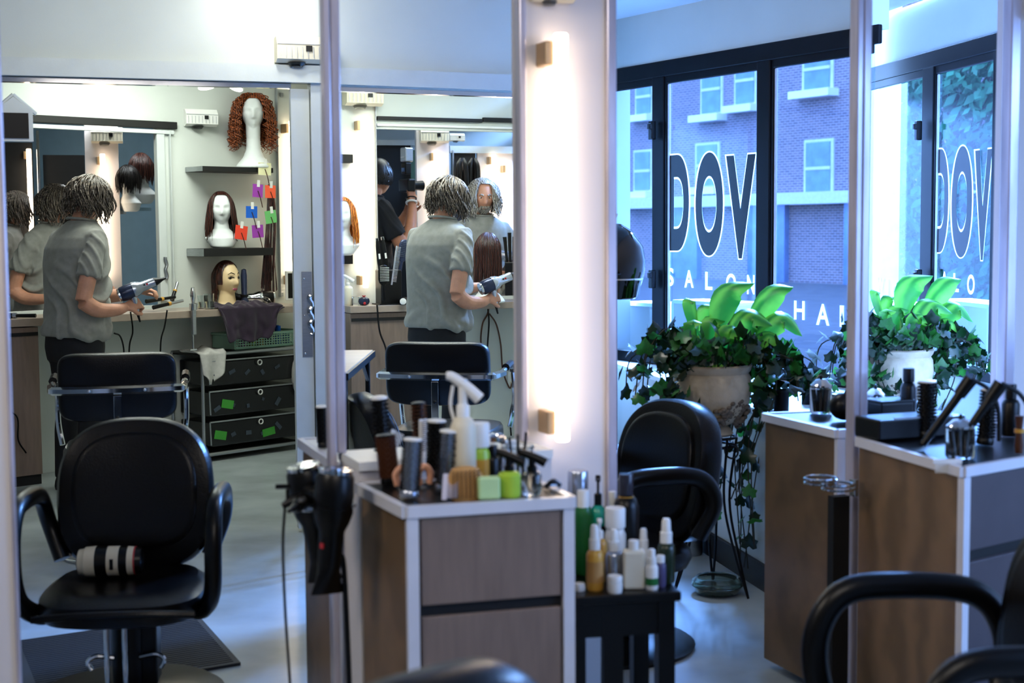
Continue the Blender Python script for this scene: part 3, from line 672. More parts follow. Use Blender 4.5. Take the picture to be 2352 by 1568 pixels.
def cabinet(label, FL, FR, BL, BR, z1, m_side='wood', m_front='woodg', drawers=(.0, .30, .34, .80), frame='framew', name='station_cabinet', front=True, top='black'):
    """FL.. plan corners (x, y); built from side panels, top tray, frame strips and drawer fronts"""
    t = thing(name, label, 'cabinet', (FL[0], FL[1], 0), math.atan2(FR[1]-FL[1], FR[0]-FL[0]))
    w = (Vector(FR)-Vector(FL)).length; c, s = math.cos(-t.rotation_euler[2]), math.sin(-t.rotation_euler[2])
    def loc(p): x, y = p[0]-FL[0], p[1]-FL[1]; return (x*c-y*s, x*s+y*c)
    bl, br = loc(BL), loc(BR)
    MB().prism([(.004, .02), (w-.004, .02), (br[0]-.004, br[1]), (bl[0]+.004, bl[1])], .03, z1-.02).obj('body', m_side, t, False)
    MB().prism([(.0, .0), (w, .0), br, bl], z1-.02, z1-.004).obj('worktop', top, t, False)
    def strip(a, b, z0, zz, th=.022, n='frame_strip'):
        a, b = Vector((a[0], a[1], 0)), Vector((b[0], b[1], 0)); d = (b-a).normalized(); nn = Vector((d.y, -d.x, 0))*.006
        q = MB(); p = [a+nn, b+nn, b-nn*2, a-nn*2]; q.prism([(v.x, v.y) for v in p], z0, zz); return q.obj(n, frame, t, False)
    strip((0, 0), (w, 0), z1-.026, z1); strip((0, 0), (bl[0], bl[1]), z1-.026, z1); strip((w, 0), br, z1-.026, z1); strip(bl, br, z1-.026, z1)
    q = MB(); q.box((.012, .008, (z1-.026)/2+.0), (.026, .02, z1-.03)); q.obj('frame_post', frame, t, False)
    q = MB(); q.box((w-.012, .008, (z1-.026)/2), (.026, .02, z1-.03)); q.obj('frame_post', frame, t, False)
    if front:
        for k in range(0, len(drawers), 2):
            za, zb = z1-.03-drawers[k+1], z1-.03-drawers[k]
            MB().box((w/2, .012, (za+zb)/2), (w-.062, .02, zb-za), bev=.002).obj('drawer_front', m_front, t, smooth=False)
        MB().box((w/2, .0175, (z1-.03)/2), (w-.052, .004, z1-.06)).obj('recess', 'blackm', t, False)
    return t
# ------------------------------------------------------------------ heads, hair, people
def gs(x, s): return math.exp(-(x*x)/(2*s*s))
def head_pt(az, v, k=1.0, fem=0.0):
    dx, dy, dz = math.sin(v)*math.sin(az), math.sin(v)*math.cos(az), math.cos(v)
    x, y, z = .074*dx, .096*dy, .118*dz
    if dz < 0:
        t = -dz; x *= 1-(.30+.06*fem)*t**1.4; y *= (1-.08*t) if dy > 0 else (1-.42*t)
    if dy > 0:
        y *= 1-.05*gs(x, .05)
        y += .022*gs(x, .0105)*(1/(1+math.exp(-(z+.040)/.004)))*max(0, min(1, (.03-z)/.06))*1.25
        y += .006*gs(z-.030, .010)*gs(abs(x)-.022, .02) - .011*gs(abs(x)-.030, .013)*gs(z-.010, .011)
        y += .007*gs(x, .018)*(gs(z+.058, .006)+gs(z+.071, .006)) - .004*gs(x, .02)*gs(z+.0645, .003)
        y += .009*gs(x, .018)*gs(z+.100, .014) + .003*gs(abs(x)-.045, .015)*gs(z+.02, .02)
    return Vector((x, y, z))
def head_mb(q=None, c=(0, 0, 0), M=None, s=1.0, nu=56, nv=44, fem=0.0):
    q = q or MB(); T = Matrix.Translation(Vector(c)) @ (M or Matrix()) @ Matrix.Diagonal((s, s, s, 1))
    rings = []
    for j in range(nv+1):
        v = math.pi*(.02+.96*j/nv); rings.append([T @ head_pt(2*math.pi*i/nu, v, fem=fem) for i in range(nu)])
    q.loft(rings); return q
def hair_mb(seed, c, M, n, length, offs=.012, wave=.006, freq=3.0, rad=.0016, face=62, curl=False, flare=.1, topclear=0.0, rs=1.0, clump=.3, droop=1.0, fringe=None, maxv=105, seg=11):
    """strands rooted on the scalp of head_pt, combed down and out, in one mesh"""
    rnd = random.Random(seed); q = MB(); T = Matrix.Translation(Vector(c)) @ (M or Matrix())
    Rm = (M or Matrix()).to_3x3(); down = Rm.inverted() @ Vector((0, 0, -1))
    for i in range(n):
        az = rnd.uniform(face, 360-face) if fringe is None or rnd.random() > fringe[0] else rnd.uniform(-fringe[1], fringe[1])
        az = R(az); part = rnd.uniform(0, R(40)); ve = R(rnd.uniform(maxv-35, maxv))
        L = length*rnd.uniform(.7, 1.08); ph = rnd.uniform(0, 6.28); am = wave*rnd.uniform(.5, 1.3); of = offs*rnd.uniform(.4, 1.25)
        pts = []; scal = []
        m1 = seg; 
        for k in range(m1+1):
            t = k/m1; v = part+(ve-part)*t
            p = head_pt(az+.12*math.sin(t*3+ph), v); p = p*rs + p.normalized()*of*(.25+.9*t)
            scal.append(p)
        tail = scal[-1]; outd = Vector((tail.x, tail.y, 0)).normalized()
        m2 = max(3, int(seg*L/.14)) if L > 0 else 0
        m2 = min(m2, 40)
        path = scal + [tail + down*(L*(k/m2)) + outd*(flare*L*(k/m2)*(1-.5*k/m2)) for k in range(1, m2+1)]
        for k, p in enumerate(path):
            t = k/(len(path)-1); side = Vector((-outd.y, outd.x, 0)); w = am*(.3+t)
            a = ph+t*freq*6.28
            pts.append(T @ (p + side*math.sin(a)*w + (outd*math.cos(a)*w if curl else outd*math.sin(a*1.3)*w*.4)))
        rr = rad*rnd.uniform(.7, 1.4); q.tube(pts, [rr*(1.0 if k < len(pts)-3 else .5) for k in range(len(pts))], 3, cap=False)
    return q
def cap_mb(c, M, offs=.006, face=55, vmax=100, rs=1.0):
    """skull cap under the strands"""
    q = MB(); T = Matrix.Translation(Vector(c)) @ (M or Matrix()); rings = []
    for j in range(15):
        rg = []
        for i in range(48):
            az = 2*math.pi*i/48; d = abs((math.degrees(az)+180) % 360-180); lim = vmax if d > face else 38+max(0, (d-face+25))*.6
            v = R(1)+(R(min(vmax, lim))-R(1))*j/14; p = head_pt(az, v); rg.append(T @ (p*rs+p.normalized()*offs))
        rings.append(rg)
    q.loft(rings, cap=False); return q
def hand_mb(q, wrist, d, up, curl=1.0, side=1, s=1.0):
    """palm + five bent fingers; d: forearm direction, up: back-of-hand normal, side=+1 thumb on the d x up side"""
    d = Vector(d).normalized(); up = Vector(up); up = (up-d*up.dot(d)).normalized(); w = d.cross(up)*side; W = Vector(wrist)
    q.tube([W-d*.01*s, W+d*.03*s, W+d*.065*s, W+d*.088*s], [.026*s, .034*s, .040*s, .034*s], 12, flat=.42, up=up)
    for k, (ln, o) in enumerate(((.078, .028), (.086, .010), (.080, -.009), (.064, -.027))):
        p = W+d*.078*s+w*o*s; ang = 0; pts = [p-d*.02*s, p]; dd = d.copy()
        for j, f in enumerate((.42, .32, .26)):
            ang = R((38, 62, 45)[j])*curl; rot = Matrix.Rotation(-ang*1.0, 3, w*side if side > 0 else w*side); 
            dd = (Matrix.Rotation(-ang, 3, d.cross(up)) @ dd); p = p+dd*ln*f*s; pts.append(p.copy())
        q.tube(pts, [.0105*s, .0102*s, .0095*s, .0085*s, .0065*s], 9)
    p = W+d*.022*s+w*.026*s; t1 = p+(d*.55+w*.7-up*.35).normalized()*.038*s; t2 = t1+(d*.85-up*.45*curl+w*.1).normalized()*.034*s; t3 = t2+(d*.7-up*.6*curl-w*.35*curl).normalized()*.026*s
    q.tube([p-d*.015*s, p, t1, t2, t3], [.013*s, .0145*s, .012*s, .0105*s, .008*s], 9); return q
def ell_rings(secs, n=22): return secs
def person(label, loc, rz, s=1.0, tee='tee', jeans='jeans', skin='skin', hair='hair', pose='dryer', head_yaw=0, head_pitch=18, group=None, beard=False, seed=3, hair_len=.085, hair_off=.030):
    """local +Y is the direction the person faces"""
    t = thing('person', label, 'person', loc, rz, group, s)
    HC = Vector((0, .115, 1.655)); HM = Matrix.Rotation(R(head_yaw), 4, 'Z') @ Matrix.Rotation(R(-head_pitch), 4, 'X')
    # skin: head, neck, arms, hands in one surface
    q = MB(); head_mb(q, HC, HM)
    q.tube([(0, .03, 1.44), (0, .055, 1.52), (0, .085, 1.59), (0, .10, 1.64)], [.075, .060, .056, .058], 18)
    for sx in (-1, 1): q.ell(HC+HM.to_3x3() @ Vector((sx*.074, -.005, -.004)), (.010, .020, .030), 12, 8, HM)
    if pose == 'dryer':
        RA = [(.190, .02, 1.415), (.225, -.04, 1.29), (.235, -.105, 1.085)]; RF = [(.235, -.105, 1.085), (.245, -.02, 1.035), (.255, .095, 1.03), (.262, .155, 1.045)]
        LA_ = [(-.19, .03, 1.415), (-.225, .08, 1.27), (-.22, .17, 1.10)]; LF = [(-.22, .17, 1.10), (-.12, .27, 1.09), (-.03, .36, 1.10), (.01, .40, 1.11)]
    else:
        RA = [(.205, .02, 1.44), (.25, .06, 1.31), (.28, .12, 1.17)]; RF = [(.28, .12, 1.17), (.24, .20, 1.27), (.17, .27, 1.42), (.135, .29, 1.50)]
        LA_ = [(-.2, .03, 1.44), (-.22, .10, 1.29), (-.2, .2, 1.18)]; LF = [(-.2, .2, 1.18), (-.13, .28, 1.26), (-.06, .34, 1.36), (-.03, .36, 1.42)]
    for A_, F_, sd in ((RA, RF, 1), (LA_, LF, -1)):
        q.tube(bez(A_, 5), [.044+.004*math.sin(math.pi*k/10) for k in range(11)], 14)
        q.tube(bez(F_, 5), [.047-.006*k/15 if k < 5 else .047-.021*(k-3)/12 for k in range(16)], 14)
        d = Vector(F_[-1])-Vector(F_[-2])
        if pose == 'dryer' and sd == 1: hand_mb(q, F_[-1], d, (.75, -.2, .55), 1.25, 1)
        elif pose == 'dryer': hand_mb(q, F_[-1], d, (-.3, -.2, .9), .8, -1)
        else: hand_mb(q, F_[-1], d, (.9*sd, .1, .1), 1.0, sd)
    body = q.obj('body', skin, t); remesh(body, .0055, 3, .5)
    # t-shirt
    q = MB()
    q.ringloft([(.880, 0, -.01, .196, .158), (.905, 0, -.012, .199, .160), (.97, 0, -.008, .196, .152), (1.06, 0, 0, .196, .146), (1.18, 0, .005, .204, .150), (1.29, 0, .010, .212, .152), (1.37, 0, .018, .212, .144), (1.43, 0, .030, .200, .124), (1.475, 0, .042, .165, .098), (1.508, 0, .052, .110, .080), (1.53, 0, .058, .076, .068)], 32, pw=2.35)
    for A_, sd in ((RA, 1), (LA_, -1)):
        p = [Vector(v) for v in bez(A_, 5)]; p = [Vector((sd*.10, .03, 1.425))]+p[:8]
        q.tube(p, [.064, .064, .060, .058, .058, .060, .063, .066, .068], 18)
    sh = q.obj('t_shirt', tee, t); remesh(sh, .0085, 5, .5)
    me = sh.data; nv = len(me.vertices); co = [0.0]*(3*nv); no = [0.0]*(3*nv); me.vertices.foreach_get('co', co); me.vertices.foreach_get('normal', no)
    for k in range(0, 3*nv, 3):
        x, y, z = co[k:k+3]
        if z < .88: continue
        w = noise.noise(Vector((x*4.5+seed, y*4.5, z*3.5))); w2 = noise.noise(Vector((x*3+9, y*3+seed, z*2.4)))
        ph = (z+1.45*x)*34+w*5.5; fold = max(0, math.sin(ph))**2
        lo = max(0, min(1, (1.36-z)/.22)); amp = max(0, min(1, .55+w2*1.8))
        d = fold*.030*lo*amp + .010*w*lo + .006*gs(z-.95, .04)*math.sin(z*70+6*w)
        if abs(x) > .205 and z > 1.1: d = .006*max(0, math.sin((z*.8+y*1.4)*62+w*9))*amp+.003*w
        for e in range(3): co[k+e] += no[k+e]*d
    me.vertices.foreach_set('co', co); me.update()
    q = MB(); q.tube([(.086*math.cos(a), .056+.078*math.sin(a), 1.530+.012*math.sin(-a)) for a in [2*math.pi*k/28 for k in range(29)]], .007, 6, cap=False)
    q.obj('collar', tee, sh)
    # jeans: one surface, hips and two legs
    q = MB(); q.ringloft([(.74, 0, -.01, .176, .130), (.82, 0, -.012, .184, .142), (.92, 0, -.008, .176, .136), (.96, 0, -.005, .165, .12)], 28, pw=2.4)
    for sx in (-1, 1): q.tube([(sx*.085, 0, .86), (sx*.095, .0, .74), (sx*.105, .01, .60), (sx*.11, .01, .47), (sx*.115, -.005, .33), (sx*.12, -.01, .18), (sx*.122, -.005, .07)], [.095, .100, .088, .072, .070, .066, .072], 20)
    jn = q.obj('jeans', jeans, t); remesh(jn, .012, 3)
    for sx in (-1, 1):
        q = MB(); q.ringloft([(.0, sx*.124, .05, .044, .135), (.02, sx*.124, .05, .048, .14), (.05, sx*.124, .04, .044, .125), (.085, sx*.123, .0, .038, .07), (.1, sx*.122, -.02, .035, .05)], 20)
        q.obj('shoe', 'shoe', t)
    # hair
    hp = cap_mb(HC, HM, .014, 58, 112).obj('hair', hair, t)
    hair_mb(seed, HC, HM, 520, hair_len, hair_off, .015 if hair_len > .05 else .002, 1.2, .0046, 50, True, .36, clump=.5, maxv=112).obj('hair_strands', hair, hp)['kind'] = 'stuff'
    # face details
    def on(x, z, off=.001):
        y = max(head_pt(math.atan2(x, math.sqrt(max(1e-6, .0095-x*x))), math.acos(max(-1, min(1, z/.118)))).y, .05)
        best = None
        for i in range(60):
            az = math.asin(max(-1, min(1, x/.075)))*(.6+.02*i)
            p = head_pt(az, math.acos(max(-1, min(1, z/.118))))
            if best is None or abs(p.x-x) < abs(best.x-x): best = p
        return HC+HM.to_3x3() @ (best+Vector((0, off, 0)))
    for sx in (-1, 1):
        e = MB().ell(on(sx*.030, .008, -.004), (.0125, .008, .006), 12, 8, HM).obj('eye', 'eyew', body)
        MB().ell(on(sx*.030, .007, .0025), (.0055, .003, .0050), 10, 6, HM).obj('iris', 'eye', e)
        MB().tube([on(sx*.014, .027, .002), on(sx*.030, .033, .002), on(sx*.047, .026, .002)], [.004, .005, .002], 6).obj('eyebrow', hair, body)
    MB().tube([on(-.024, -.0645, .000), on(0, -.063, .0025), on(.024, -.0645, .000)], [.001, .005, .001], 6).obj('lips', 'lip', body)
    if beard:
        rnd = random.Random(5); q = MB(); hm3 = HM.to_3x3()
        for k in range(750):
            az = R(rnd.uniform(-62, 62)); z = rnd.uniform(-.112, -.05)
            v = math.acos(max(-1, min(1, z/.118))); p = head_pt(az, v)
            if abs(p.x) < .020 and -.074 < p.z < -.058: continue
            if p.z > -.06 and abs(p.x) > .03: continue
            nrm = Vector((p.x, p.y, 0)).normalized(); e = p+nrm*.010+Vector((0, 0, -.012))
            q.tube([HC+hm3 @ p, HC+hm3 @ (p+nrm*.007), HC+hm3 @ e], [.0016, .0015, .0008], 4, cap=False)
        q.obj('beard', beard, body)['kind'] = 'stuff'
    return t, HC, HM, RF, LF
def wig_head(label, loc, rz, hairm, style, s=1.0, bust='bust', base='shoulder', name='wig_stand', paint=False, group='wigs on mannequin heads', n=420, faceless=False):
    """mannequin head faces local -Y; loc is the foot of the bust"""
    t = thing(name, label, 'mannequin head', loc, rz, group, s); FL_ = Matrix.Rotation(math.pi, 4, 'Z')
    q = MB()
    if base == 'flare': hz = .36; q.lathe([(.115, 0), (.118, .012), (.105, .03), (.07, .07), (.05, .12), (.045, .20), (.048, .27)], n=32); q.tube([(0, 0, .2), (0, -.01, hz-.04)], [.047, .05], 20)
    elif base == 'shoulder': hz = .265; q.ringloft([(0, 0, -.015, .055, .05), (.012, 0, -.02, .075, .06), (.07, 0, -.01, .115, .07), (.10, 0, 0, .09, .06), (.13, 0, 0, .055, .052), (.17, 0, 0, .047, .05), (.24, 0, 0, .05, .055)], 30)
    else: hz = .175; q.ringloft([(0, 0, 0, .075, .065), (.03, 0, 0, .06, .056), (.08, 0, 0, .05, .052), (.15, 0, 0, .05, .055)], 28)
    HC = Vector((0, 0, hz)); head_mb(q, HC, FL_, fem=1.0)
    h = q.obj('head', bust, t, ang=70); remesh(h, .005, 3)
    def on(x, z, off=.001):
        best = None
        for i in range(80):
            p = head_pt(math.asin(max(-1, min(1, x/.075)))*(.5+.02*i), math.acos(max(-1, min(1, z/.118))), fem=1)
            if best is None or abs(p.x-x) < abs(best.x-x): best = p
        return HC+FL_.to_3x3() @ (best+Vector((0, off, 0)))
    if paint:
        for sx in (-1, 1):
            e = MB().ell(on(sx*.030, .008, -.001), (.015, .006, .0075), 12, 8).obj('eye', 'eye', h)
            MB().tube([on(sx*.012, .034, .002), on(sx*.030, .044, .002), on(sx*.050, .032, .002)], [.0022, .003, .0012], 6).obj('eyebrow', 'eye', h)
            MB().tube([on(sx*.014, .012, .003), on(sx*.032, .018, .003), on(sx*.048, .010, .002)], [.002, .003, .002], 6).obj('eyelash', 'eye', e)
        MB().ell(on(0, -.0625, .000), (.021, .006, .0085), 14, 8).obj('lips', 'lip', h)
    kw = dict(seed=sum(map(ord, label)), c=HC, M=FL_, n=n)
    capf = 60
    if style == 'curly': w = hair_mb(length=.22, offs=.045, wave=.016, freq=7, rad=.0032, face=58, curl=True, flare=.14, maxv=100, seg=14, **kw)
    elif style == 'long': w = hair_mb(length=.19, offs=.012, wave=.004, freq=1.2, rad=.0026, face=52, flare=.22, **kw)
    elif style == 'bob': w = hair_mb(length=.09, offs=.016, wave=.002, freq=1, rad=.003, face=50, flare=-.1, **kw)
    elif style == 'side': w = hair_mb(length=.12, offs=.008, wave=.004, freq=1, rad=.0028, face=95, flare=.0, **kw)
    elif style == 'back': w = hair_mb(length=.24, offs=.014, wave=.003, freq=1, rad=.0030, face=40, flare=.05, **kw)
    else: w = hair_mb(length=.16, offs=.014, wave=.006, freq=2, rad=.0028, face=50, flare=.1, **kw)
    cp = cap_mb(HC, FL_, .006, capf, 105).obj('wig', hairm, t); w.obj('wig_strands', hairm, cp)['kind'] = 'stuff'
    return t
# ================================================================== things seen in the two left mirrors
# front swivel chair with the lens, on its ribbed mat
ch = G(298, 1600); CH = Vector((ch.x, ch.y, 0))
swivel_chair('black padded salon chair facing the viewer with a lens on its seat', (CH.x, CH.y, 0), R(6))
mm_ = [G(20, 1480), G(455, 1418), G(553, 1528), G(330, 1566), G(60, 1640)]
mt = MB().prism([(p.x, p.y) for p in mm_], 0.001, .011).obj('floor_mat', 'rubber', smooth=False); tag(mt, 'black ribbed rubber mat under the front salon chair', 'mat')
rq = MB(); fa, fb = mm_[1]-mm_[0], mm_[2]-mm_[1]
for k in range(1, 30):
    t_ = k/30; a = mm_[1]+fb*t_; b = a-fa*(1.0); a = a-fa*.03; b2 = a-fa*.92
    rq.tube([(a.x, a.y, .0115), (b2.x, b2.y, .0115)], .0022, 4)
rq.obj('rib', 'rubber', mt, False)['kind'] = 'stuff'
# telephoto lens lying on the seat
le = thing('camera_lens', 'ivory and black camera lens lying on the front salon chair seat', 'lens', (CH.x-.04, CH.y+.06, .420), R(4), None, 1.08); MX = Matrix.Rotation(R(90), 4, 'Y')
def lring(n, prof, m, par=le): return MB().lathe(prof, n=28, M=MX).obj(n, m, par)
lring('front_barrel', [(.026, -.115), (.036, -.112), (.038, -.098), (.043, -.093), (.045, -.062)], 'lens')
lring('front_glass', [(.001, -.112), (.027, -.1165), (.027, -.11)], 'glass')
lring('focus_ring', [(.0445, -.062), (.0445, -.028)], 'black'); lring('middle_barrel', [(.044, -.028), (.044, .006)], 'lens')
lring('zoom_ring', [(.0435, .006), (.0435, .03)], 'black'); rb_ = lring('rear_barrel', [(.043, .03), (.041, .052)], 'lens')
lring('red_ring', [(.042, .048), (.0425, .050), (.042, .052)], 'red'); lring('mount', [(.04, .052), (.036, .068), (.03, .07)], 'black')
MB().box((-.012, -.0435, 0), (.010, .004, .03)).obj('distance_window', 'black', le, False)
# --- wall units over the doorways
q_ = LD.at(687, 118, -.0); emergency_light('pale ribbed emergency light on the wall over the left doorway', (q_.x, q_.y, q_.z), LD.ang, 1.02)
q_ = LBA.at(828, 222, -.02); emergency_light('ribbed emergency light above the small tube lamp in narrow mirror', (q_.x, q_.y, q_.z), LBA.ang, 1.12)
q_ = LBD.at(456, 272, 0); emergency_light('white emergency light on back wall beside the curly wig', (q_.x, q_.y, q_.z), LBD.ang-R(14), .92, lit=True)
# --- spot lights
for (px, py, d, lab, aim) in ((475, 200, 8.9, 'spotlight under the ceiling above the white emergency light', (.1, .5, -1)), (540, 200, 8.9, 'spotlight under the ceiling above the curly red wig', (-.35, -.5, -1)), (906, 196, 8.6, 'spotlight under the ceiling in the narrow mirror', (.3, -.35, -1))):
    v = P(px, py, d); can_light(lab, v, aim)
# --- counters
def counter(name, label, L, s0, s1, depth=.385, m='counter'):
    t = thing(name, label, 'counter', L.pt(0), L.ang)
    MB().box(((s0+s1)/2, depth/2, CZ-.0225), (s1-s0, depth, .045), bev=.003).obj('worktop', m, t, smooth=False)
    return t
c1 = counter('styling_counter', 'long taupe counter in front of the stylist at left', LCD, lx(LCD, -200), lx(LCD, 722))
c2 = counter('styling_counter', 'taupe counter in front of the stylist in the narrow mirror', LCA, lx(LCA, 806), lx(LCA, 1290))
# cabinets below the counters
def under(label, L, s0, s1, t0=.02, t1=.38, m='woodg', z1=CZ-.05):
    t = thing('base_cabinet', label, 'cabinet', L.pt(0), L.ang)
    MB().box(((s0+s1)/2, (t0+t1)/2, z1/2+.03), (s1-s0, t1-t0, z1-.06), bev=.003).obj('body', m, t, smooth=False)
    MB().box(((s0+s1)/2, t0-.004, z1-.04), (s1-s0-.01, .01, .02)).obj('finger_groove', 'blackm', t, False)
    MB().box(((s0+s1)/2, t0+.03, .03), (s1-s0, .02, .06)).obj('plinth', 'blackm', t, False)
    return t
under('brown cabinet under the counter at far left behind the stylist', LCD, lx(LCD, -120), lx(LCD, 92))
under('taupe cabinet under the counter left of the stylist in the narrow mirror', LCA, lx(LCA, 808), lx(LCA, 962))
# --- black strip over the left back mirror, reflected doorway header, jamb and pull as solid parts
def onwall(L, name, label, cat, px0, py0, px1, py1, th, m, t0=0.0, parent=None):
    s0, z0 = L.sz(px0, py0); s1, z1 = L.sz(px1, py1)
    a, b = sorted((z0, z1)); q = MB().box(((s0+s1)/2, t0-th/2, (a+b)/2), (abs(s1-s0), th, b-a), bev=min(.003, th/4)).obj(name, m, parent, smooth=False)
    if parent is None:
        q.location = (L.a.x, L.a.y, 0); q.rotation_euler = (0, 0, L.ang); tag(q, label, cat)
    return q
mf = thing('wall_mirror', 'long wall mirror behind the stylist at left with reflected grey jamb', 'mirror', LBD.pt(0), LBD.ang)
onwall(LBD, 'top_bar', None, None, -200, 268, 402, 281, .03, 'blackm', parent=mf)
onwall(LBD, 'frame_head', None, None, -200, 282, 396, 300, .025, 'trim', parent=mf)  # reflected doorway header, added as a solid bar
onwall(LBD, 'frame_side', None, None, 356, 299, 384, 690, .02, 'trim', parent=mf)  # reflected door jamb, built as a bar on the mirror
jb = onwall(LBD, 'reflected_jamb', None, None, 385, 299, 397, 690, .03, 'trim', parent=mf)
s_, z_ = LBD.sz(377, 640); s2_, z2_ = LBD.sz(377, 590)
MB().tube([(s_+.006*math.sin(i*1.3), -.03, z_+(z2_-z_)*i/9) for i in range(10)], .011, 8).obj('pull', 'steel', jb)
mf2 = thing('wall_mirror', 'wide wall mirror behind the stylist in the narrow mirror', 'mirror', LBA.pt(0), LBA.ang)
onwall(LBA, 'top_bar', None, None, 864, 267, 1105, 282, .03, 'blackm', parent=mf2); onwall(LBA, 'top_bar', None, None, 1107, 270, 1285, 285, .03, 'blackm', parent=mf2)
onwall(LBA, 'frame_head', None, None, 864, 284, 1285, 300, .02, 'white', parent=mf2); onwall(LBA, 'frame_side', None, None, 860, 240, 868, 690, .025, 'alu', parent=mf2)
# --- tube lamps on the back walls
q_ = LBD.at(660, 470); tube_lamp('small lit tube lamp right of the wig shelves', (q_.x, q_.y, q_.z), LBD.ang, (658-282)*mpp(q_.y))
q_ = LBA.at(830, 467); tube_lamp('small lit tube lamp left of the wide mirror', (q_.x, q_.y, q_.z), LBA.ang, (658-274)*mpp(q_.y))
al = onwall(LBD, 'mirror_edge_strip', 'thin aluminium mirror edge strip beside the wig shelves', 'strip', 632, 205, 640, 682, .03, 'alu')
for py in (218, 675): onwall(LBD, 'clip', None, None, 641, py-5, 648, py+5, .02, 'steel', parent=al)
# --- shelves
def shelf(label, L, px0, px1, py0, py1, depth=.22):
    s0, z1 = L.sz(px0, py0, -depth); s1, z0 = L.sz(px1, py1, -depth)
    t = thing('wall_shelf', label, 'shelf', L.pt(0), L.ang)
    MB().box(((s0+s1)/2, -depth/2, (z0+z1)/2), (s1-s0, depth, z1-z0), bev=.002).obj('board', 'blackm', t, smooth=False)
    MB().box((s0-.001, -depth/2, (z0+z1)/2), (.004, depth*.96, (z1-z0)*.94)).obj('end_cap', 'steel', t, False)  # paler end face puts the lamp's light on the board into colour
    return (s0+s1)/2, z1
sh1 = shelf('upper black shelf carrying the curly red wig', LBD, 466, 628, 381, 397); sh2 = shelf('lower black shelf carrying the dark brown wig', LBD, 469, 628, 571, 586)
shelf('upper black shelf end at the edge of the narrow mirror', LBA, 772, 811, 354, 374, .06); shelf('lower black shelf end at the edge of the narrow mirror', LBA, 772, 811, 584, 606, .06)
# --- wigs
def onshelf(L, px, py, t): return L.at(px, py, t)
v = LBD.at(583, 381, -.13); wig_head('curly auburn wig on a tall white mannequin head, upper shelf', (v.x, v.y, sh1[1]), LBD.ang-R(30), 'wigred', 'curly', 1.0, base='flare', n=460)
v = LBD.at(510, 571, -.12); wig_head('long dark brown wig on white mannequin head, lower shelf', (v.x, v.y, sh2[1]), LBD.ang-R(28), 'wigbr', 'long', .96, n=420)
v = LBD.at(522, 712, -.14); wig_head('made-up mannequin head with side-swept brown hair on the counter', (v.x, v.y, CZ), LBD.ang+R(10), 'wigbr', 'side', 1.02, bust='doll', base='short', paint=True, n=240)
v = LBA.at(788, 586, -.11); wig_head('copper blonde wig at the edge of the narrow mirror', (v.x, v.y, LBA.z(800, 586, -.05)), LBA.ang-R(20), 'wigor', 'long', 1.0, n=260)
# hanging long wig (partly hidden) at the shelf edge
v = LBD.at(622, 600, -.05)
q = MB(); rnd = random.Random(4)
for k in range(46):
    x = rnd.uniform(-.035, .03); y = rnd.uniform(-.02, .0)
    q.tube(bez([(x*.3, y, .52), (x, y-.01, .3+rnd.uniform(-.05, .05)), (x*1.2-.02, y-.02, .12), (x*1.4-.05*rnd.random(), y-.02, -.22+rnd.uniform(0, .1))], 5), .004, 4)
o = q.obj('hair_piece', 'wigbr', loc=(v.x, v.y, v.z), rz=LBD.ang); tag(o, 'long brown hair piece hanging beside the small tube lamp', 'hair piece')
# colour notes with taped strands of hair
for (px, py, w, h, mk, tilt, lab) in ((608, 388, 34, 28, 'paper_y', 2, 'pale yellow paper note below the curly red wig'), (592, 438, 27, 30, 'paper_p', 4, 'purple paper note next to the orange one'), (621, 440, 28, 29, 'paper_o', 1, 'orange-red paper note next to the small tube lamp'),
        (578, 487, 30, 27, 'paper_b', 1, 'blue paper note right of the dark brown wig'), (622, 498, 30, 29, 'paper_g', -8, 'green paper note under the orange one'), (554, 534, 32, 32, 'paper_r', 8, 'red paper note over the dark wig shoulder'), (592, 531, 30, 29, 'paper_p', -3, 'purple paper note lowest, above the lower shelf')):
    v = LBD.at(px, py, -.235); k = mpp(v.y); t = thing('paper_note', lab, 'note', v, LBD.ang, 'colour notes with hair samples')
    MM = Matrix.Rotation(R(tilt), 4, 'Y')
    MB().box((0, 0, 0), (w*k, .002, h*k), M=MM).obj('sheet', mk, t, False)
    MB().box((.006, -.002, h*k*.55), (.022, .001, .045), M=MM).obj('tape', 'white', t, False)
    MB().tube(bez([(0, -.003, .0), (.015, -.008, -.05), (.03, -.008, -.11)], 5), .003, 5).obj('hair_sample', 'wigbr', t)
# --- counter clutter left room
def onc(L, px, py, t=.12):  # point on counter top under pixel column
    q = L.at(px, py, t); return Vector((q.x, q.y, CZ))
gq = onc(LCD, 479, 712, .06)
for k, (px, lab, hh) in enumerate(((466, 'small clear drinking glass behind on the left counter', .085), (480, 'clear tumbler half full of water on the counter edge', .10))):
    v = onc(LCD, px, 712, .16-.09*k); t = thing('drinking_glass', lab, 'glass', v)
    MB().lathe([(.026, 0), (.032, .004), (.034, hh), (.032, hh), (.030, .01), (.001, .008)], n=24).obj('tumbler', 'glass', t)
    MB().lathe([(.001, .011), (.029, .011), (.030, hh*.5), (.001, hh*.5)], n=20).obj('water', 'glass', t)
# clamp stand on the counter edge
v = LCD.at(444, 712, -.02); t = thing('clamp_stand', 'chrome wig clamp screwed to the counter edge', 'clamp', (v.x, v.y, CZ), LCD.ang)
MB().lathe([(.024, .005), (.026, .045), (.010, .05), (.012, .06), (.018, .1), (.011, .145), (.008, .147)], n=20).obj('holder', 'chrome', t)
MB().box((0, .0, -.07), (.028, .028, .16), bev=.006).obj('clamp_body', 'steel', t, smooth=False); MB().cyl((0, .012, -.24), (0, .012, -.13), .006).obj('screw_rod', 'chrome', t); MB().box((0, .012, -.245), (.05, .01, .012), bev=.003).obj('tommy_bar', 'chrome', t, smooth=False)
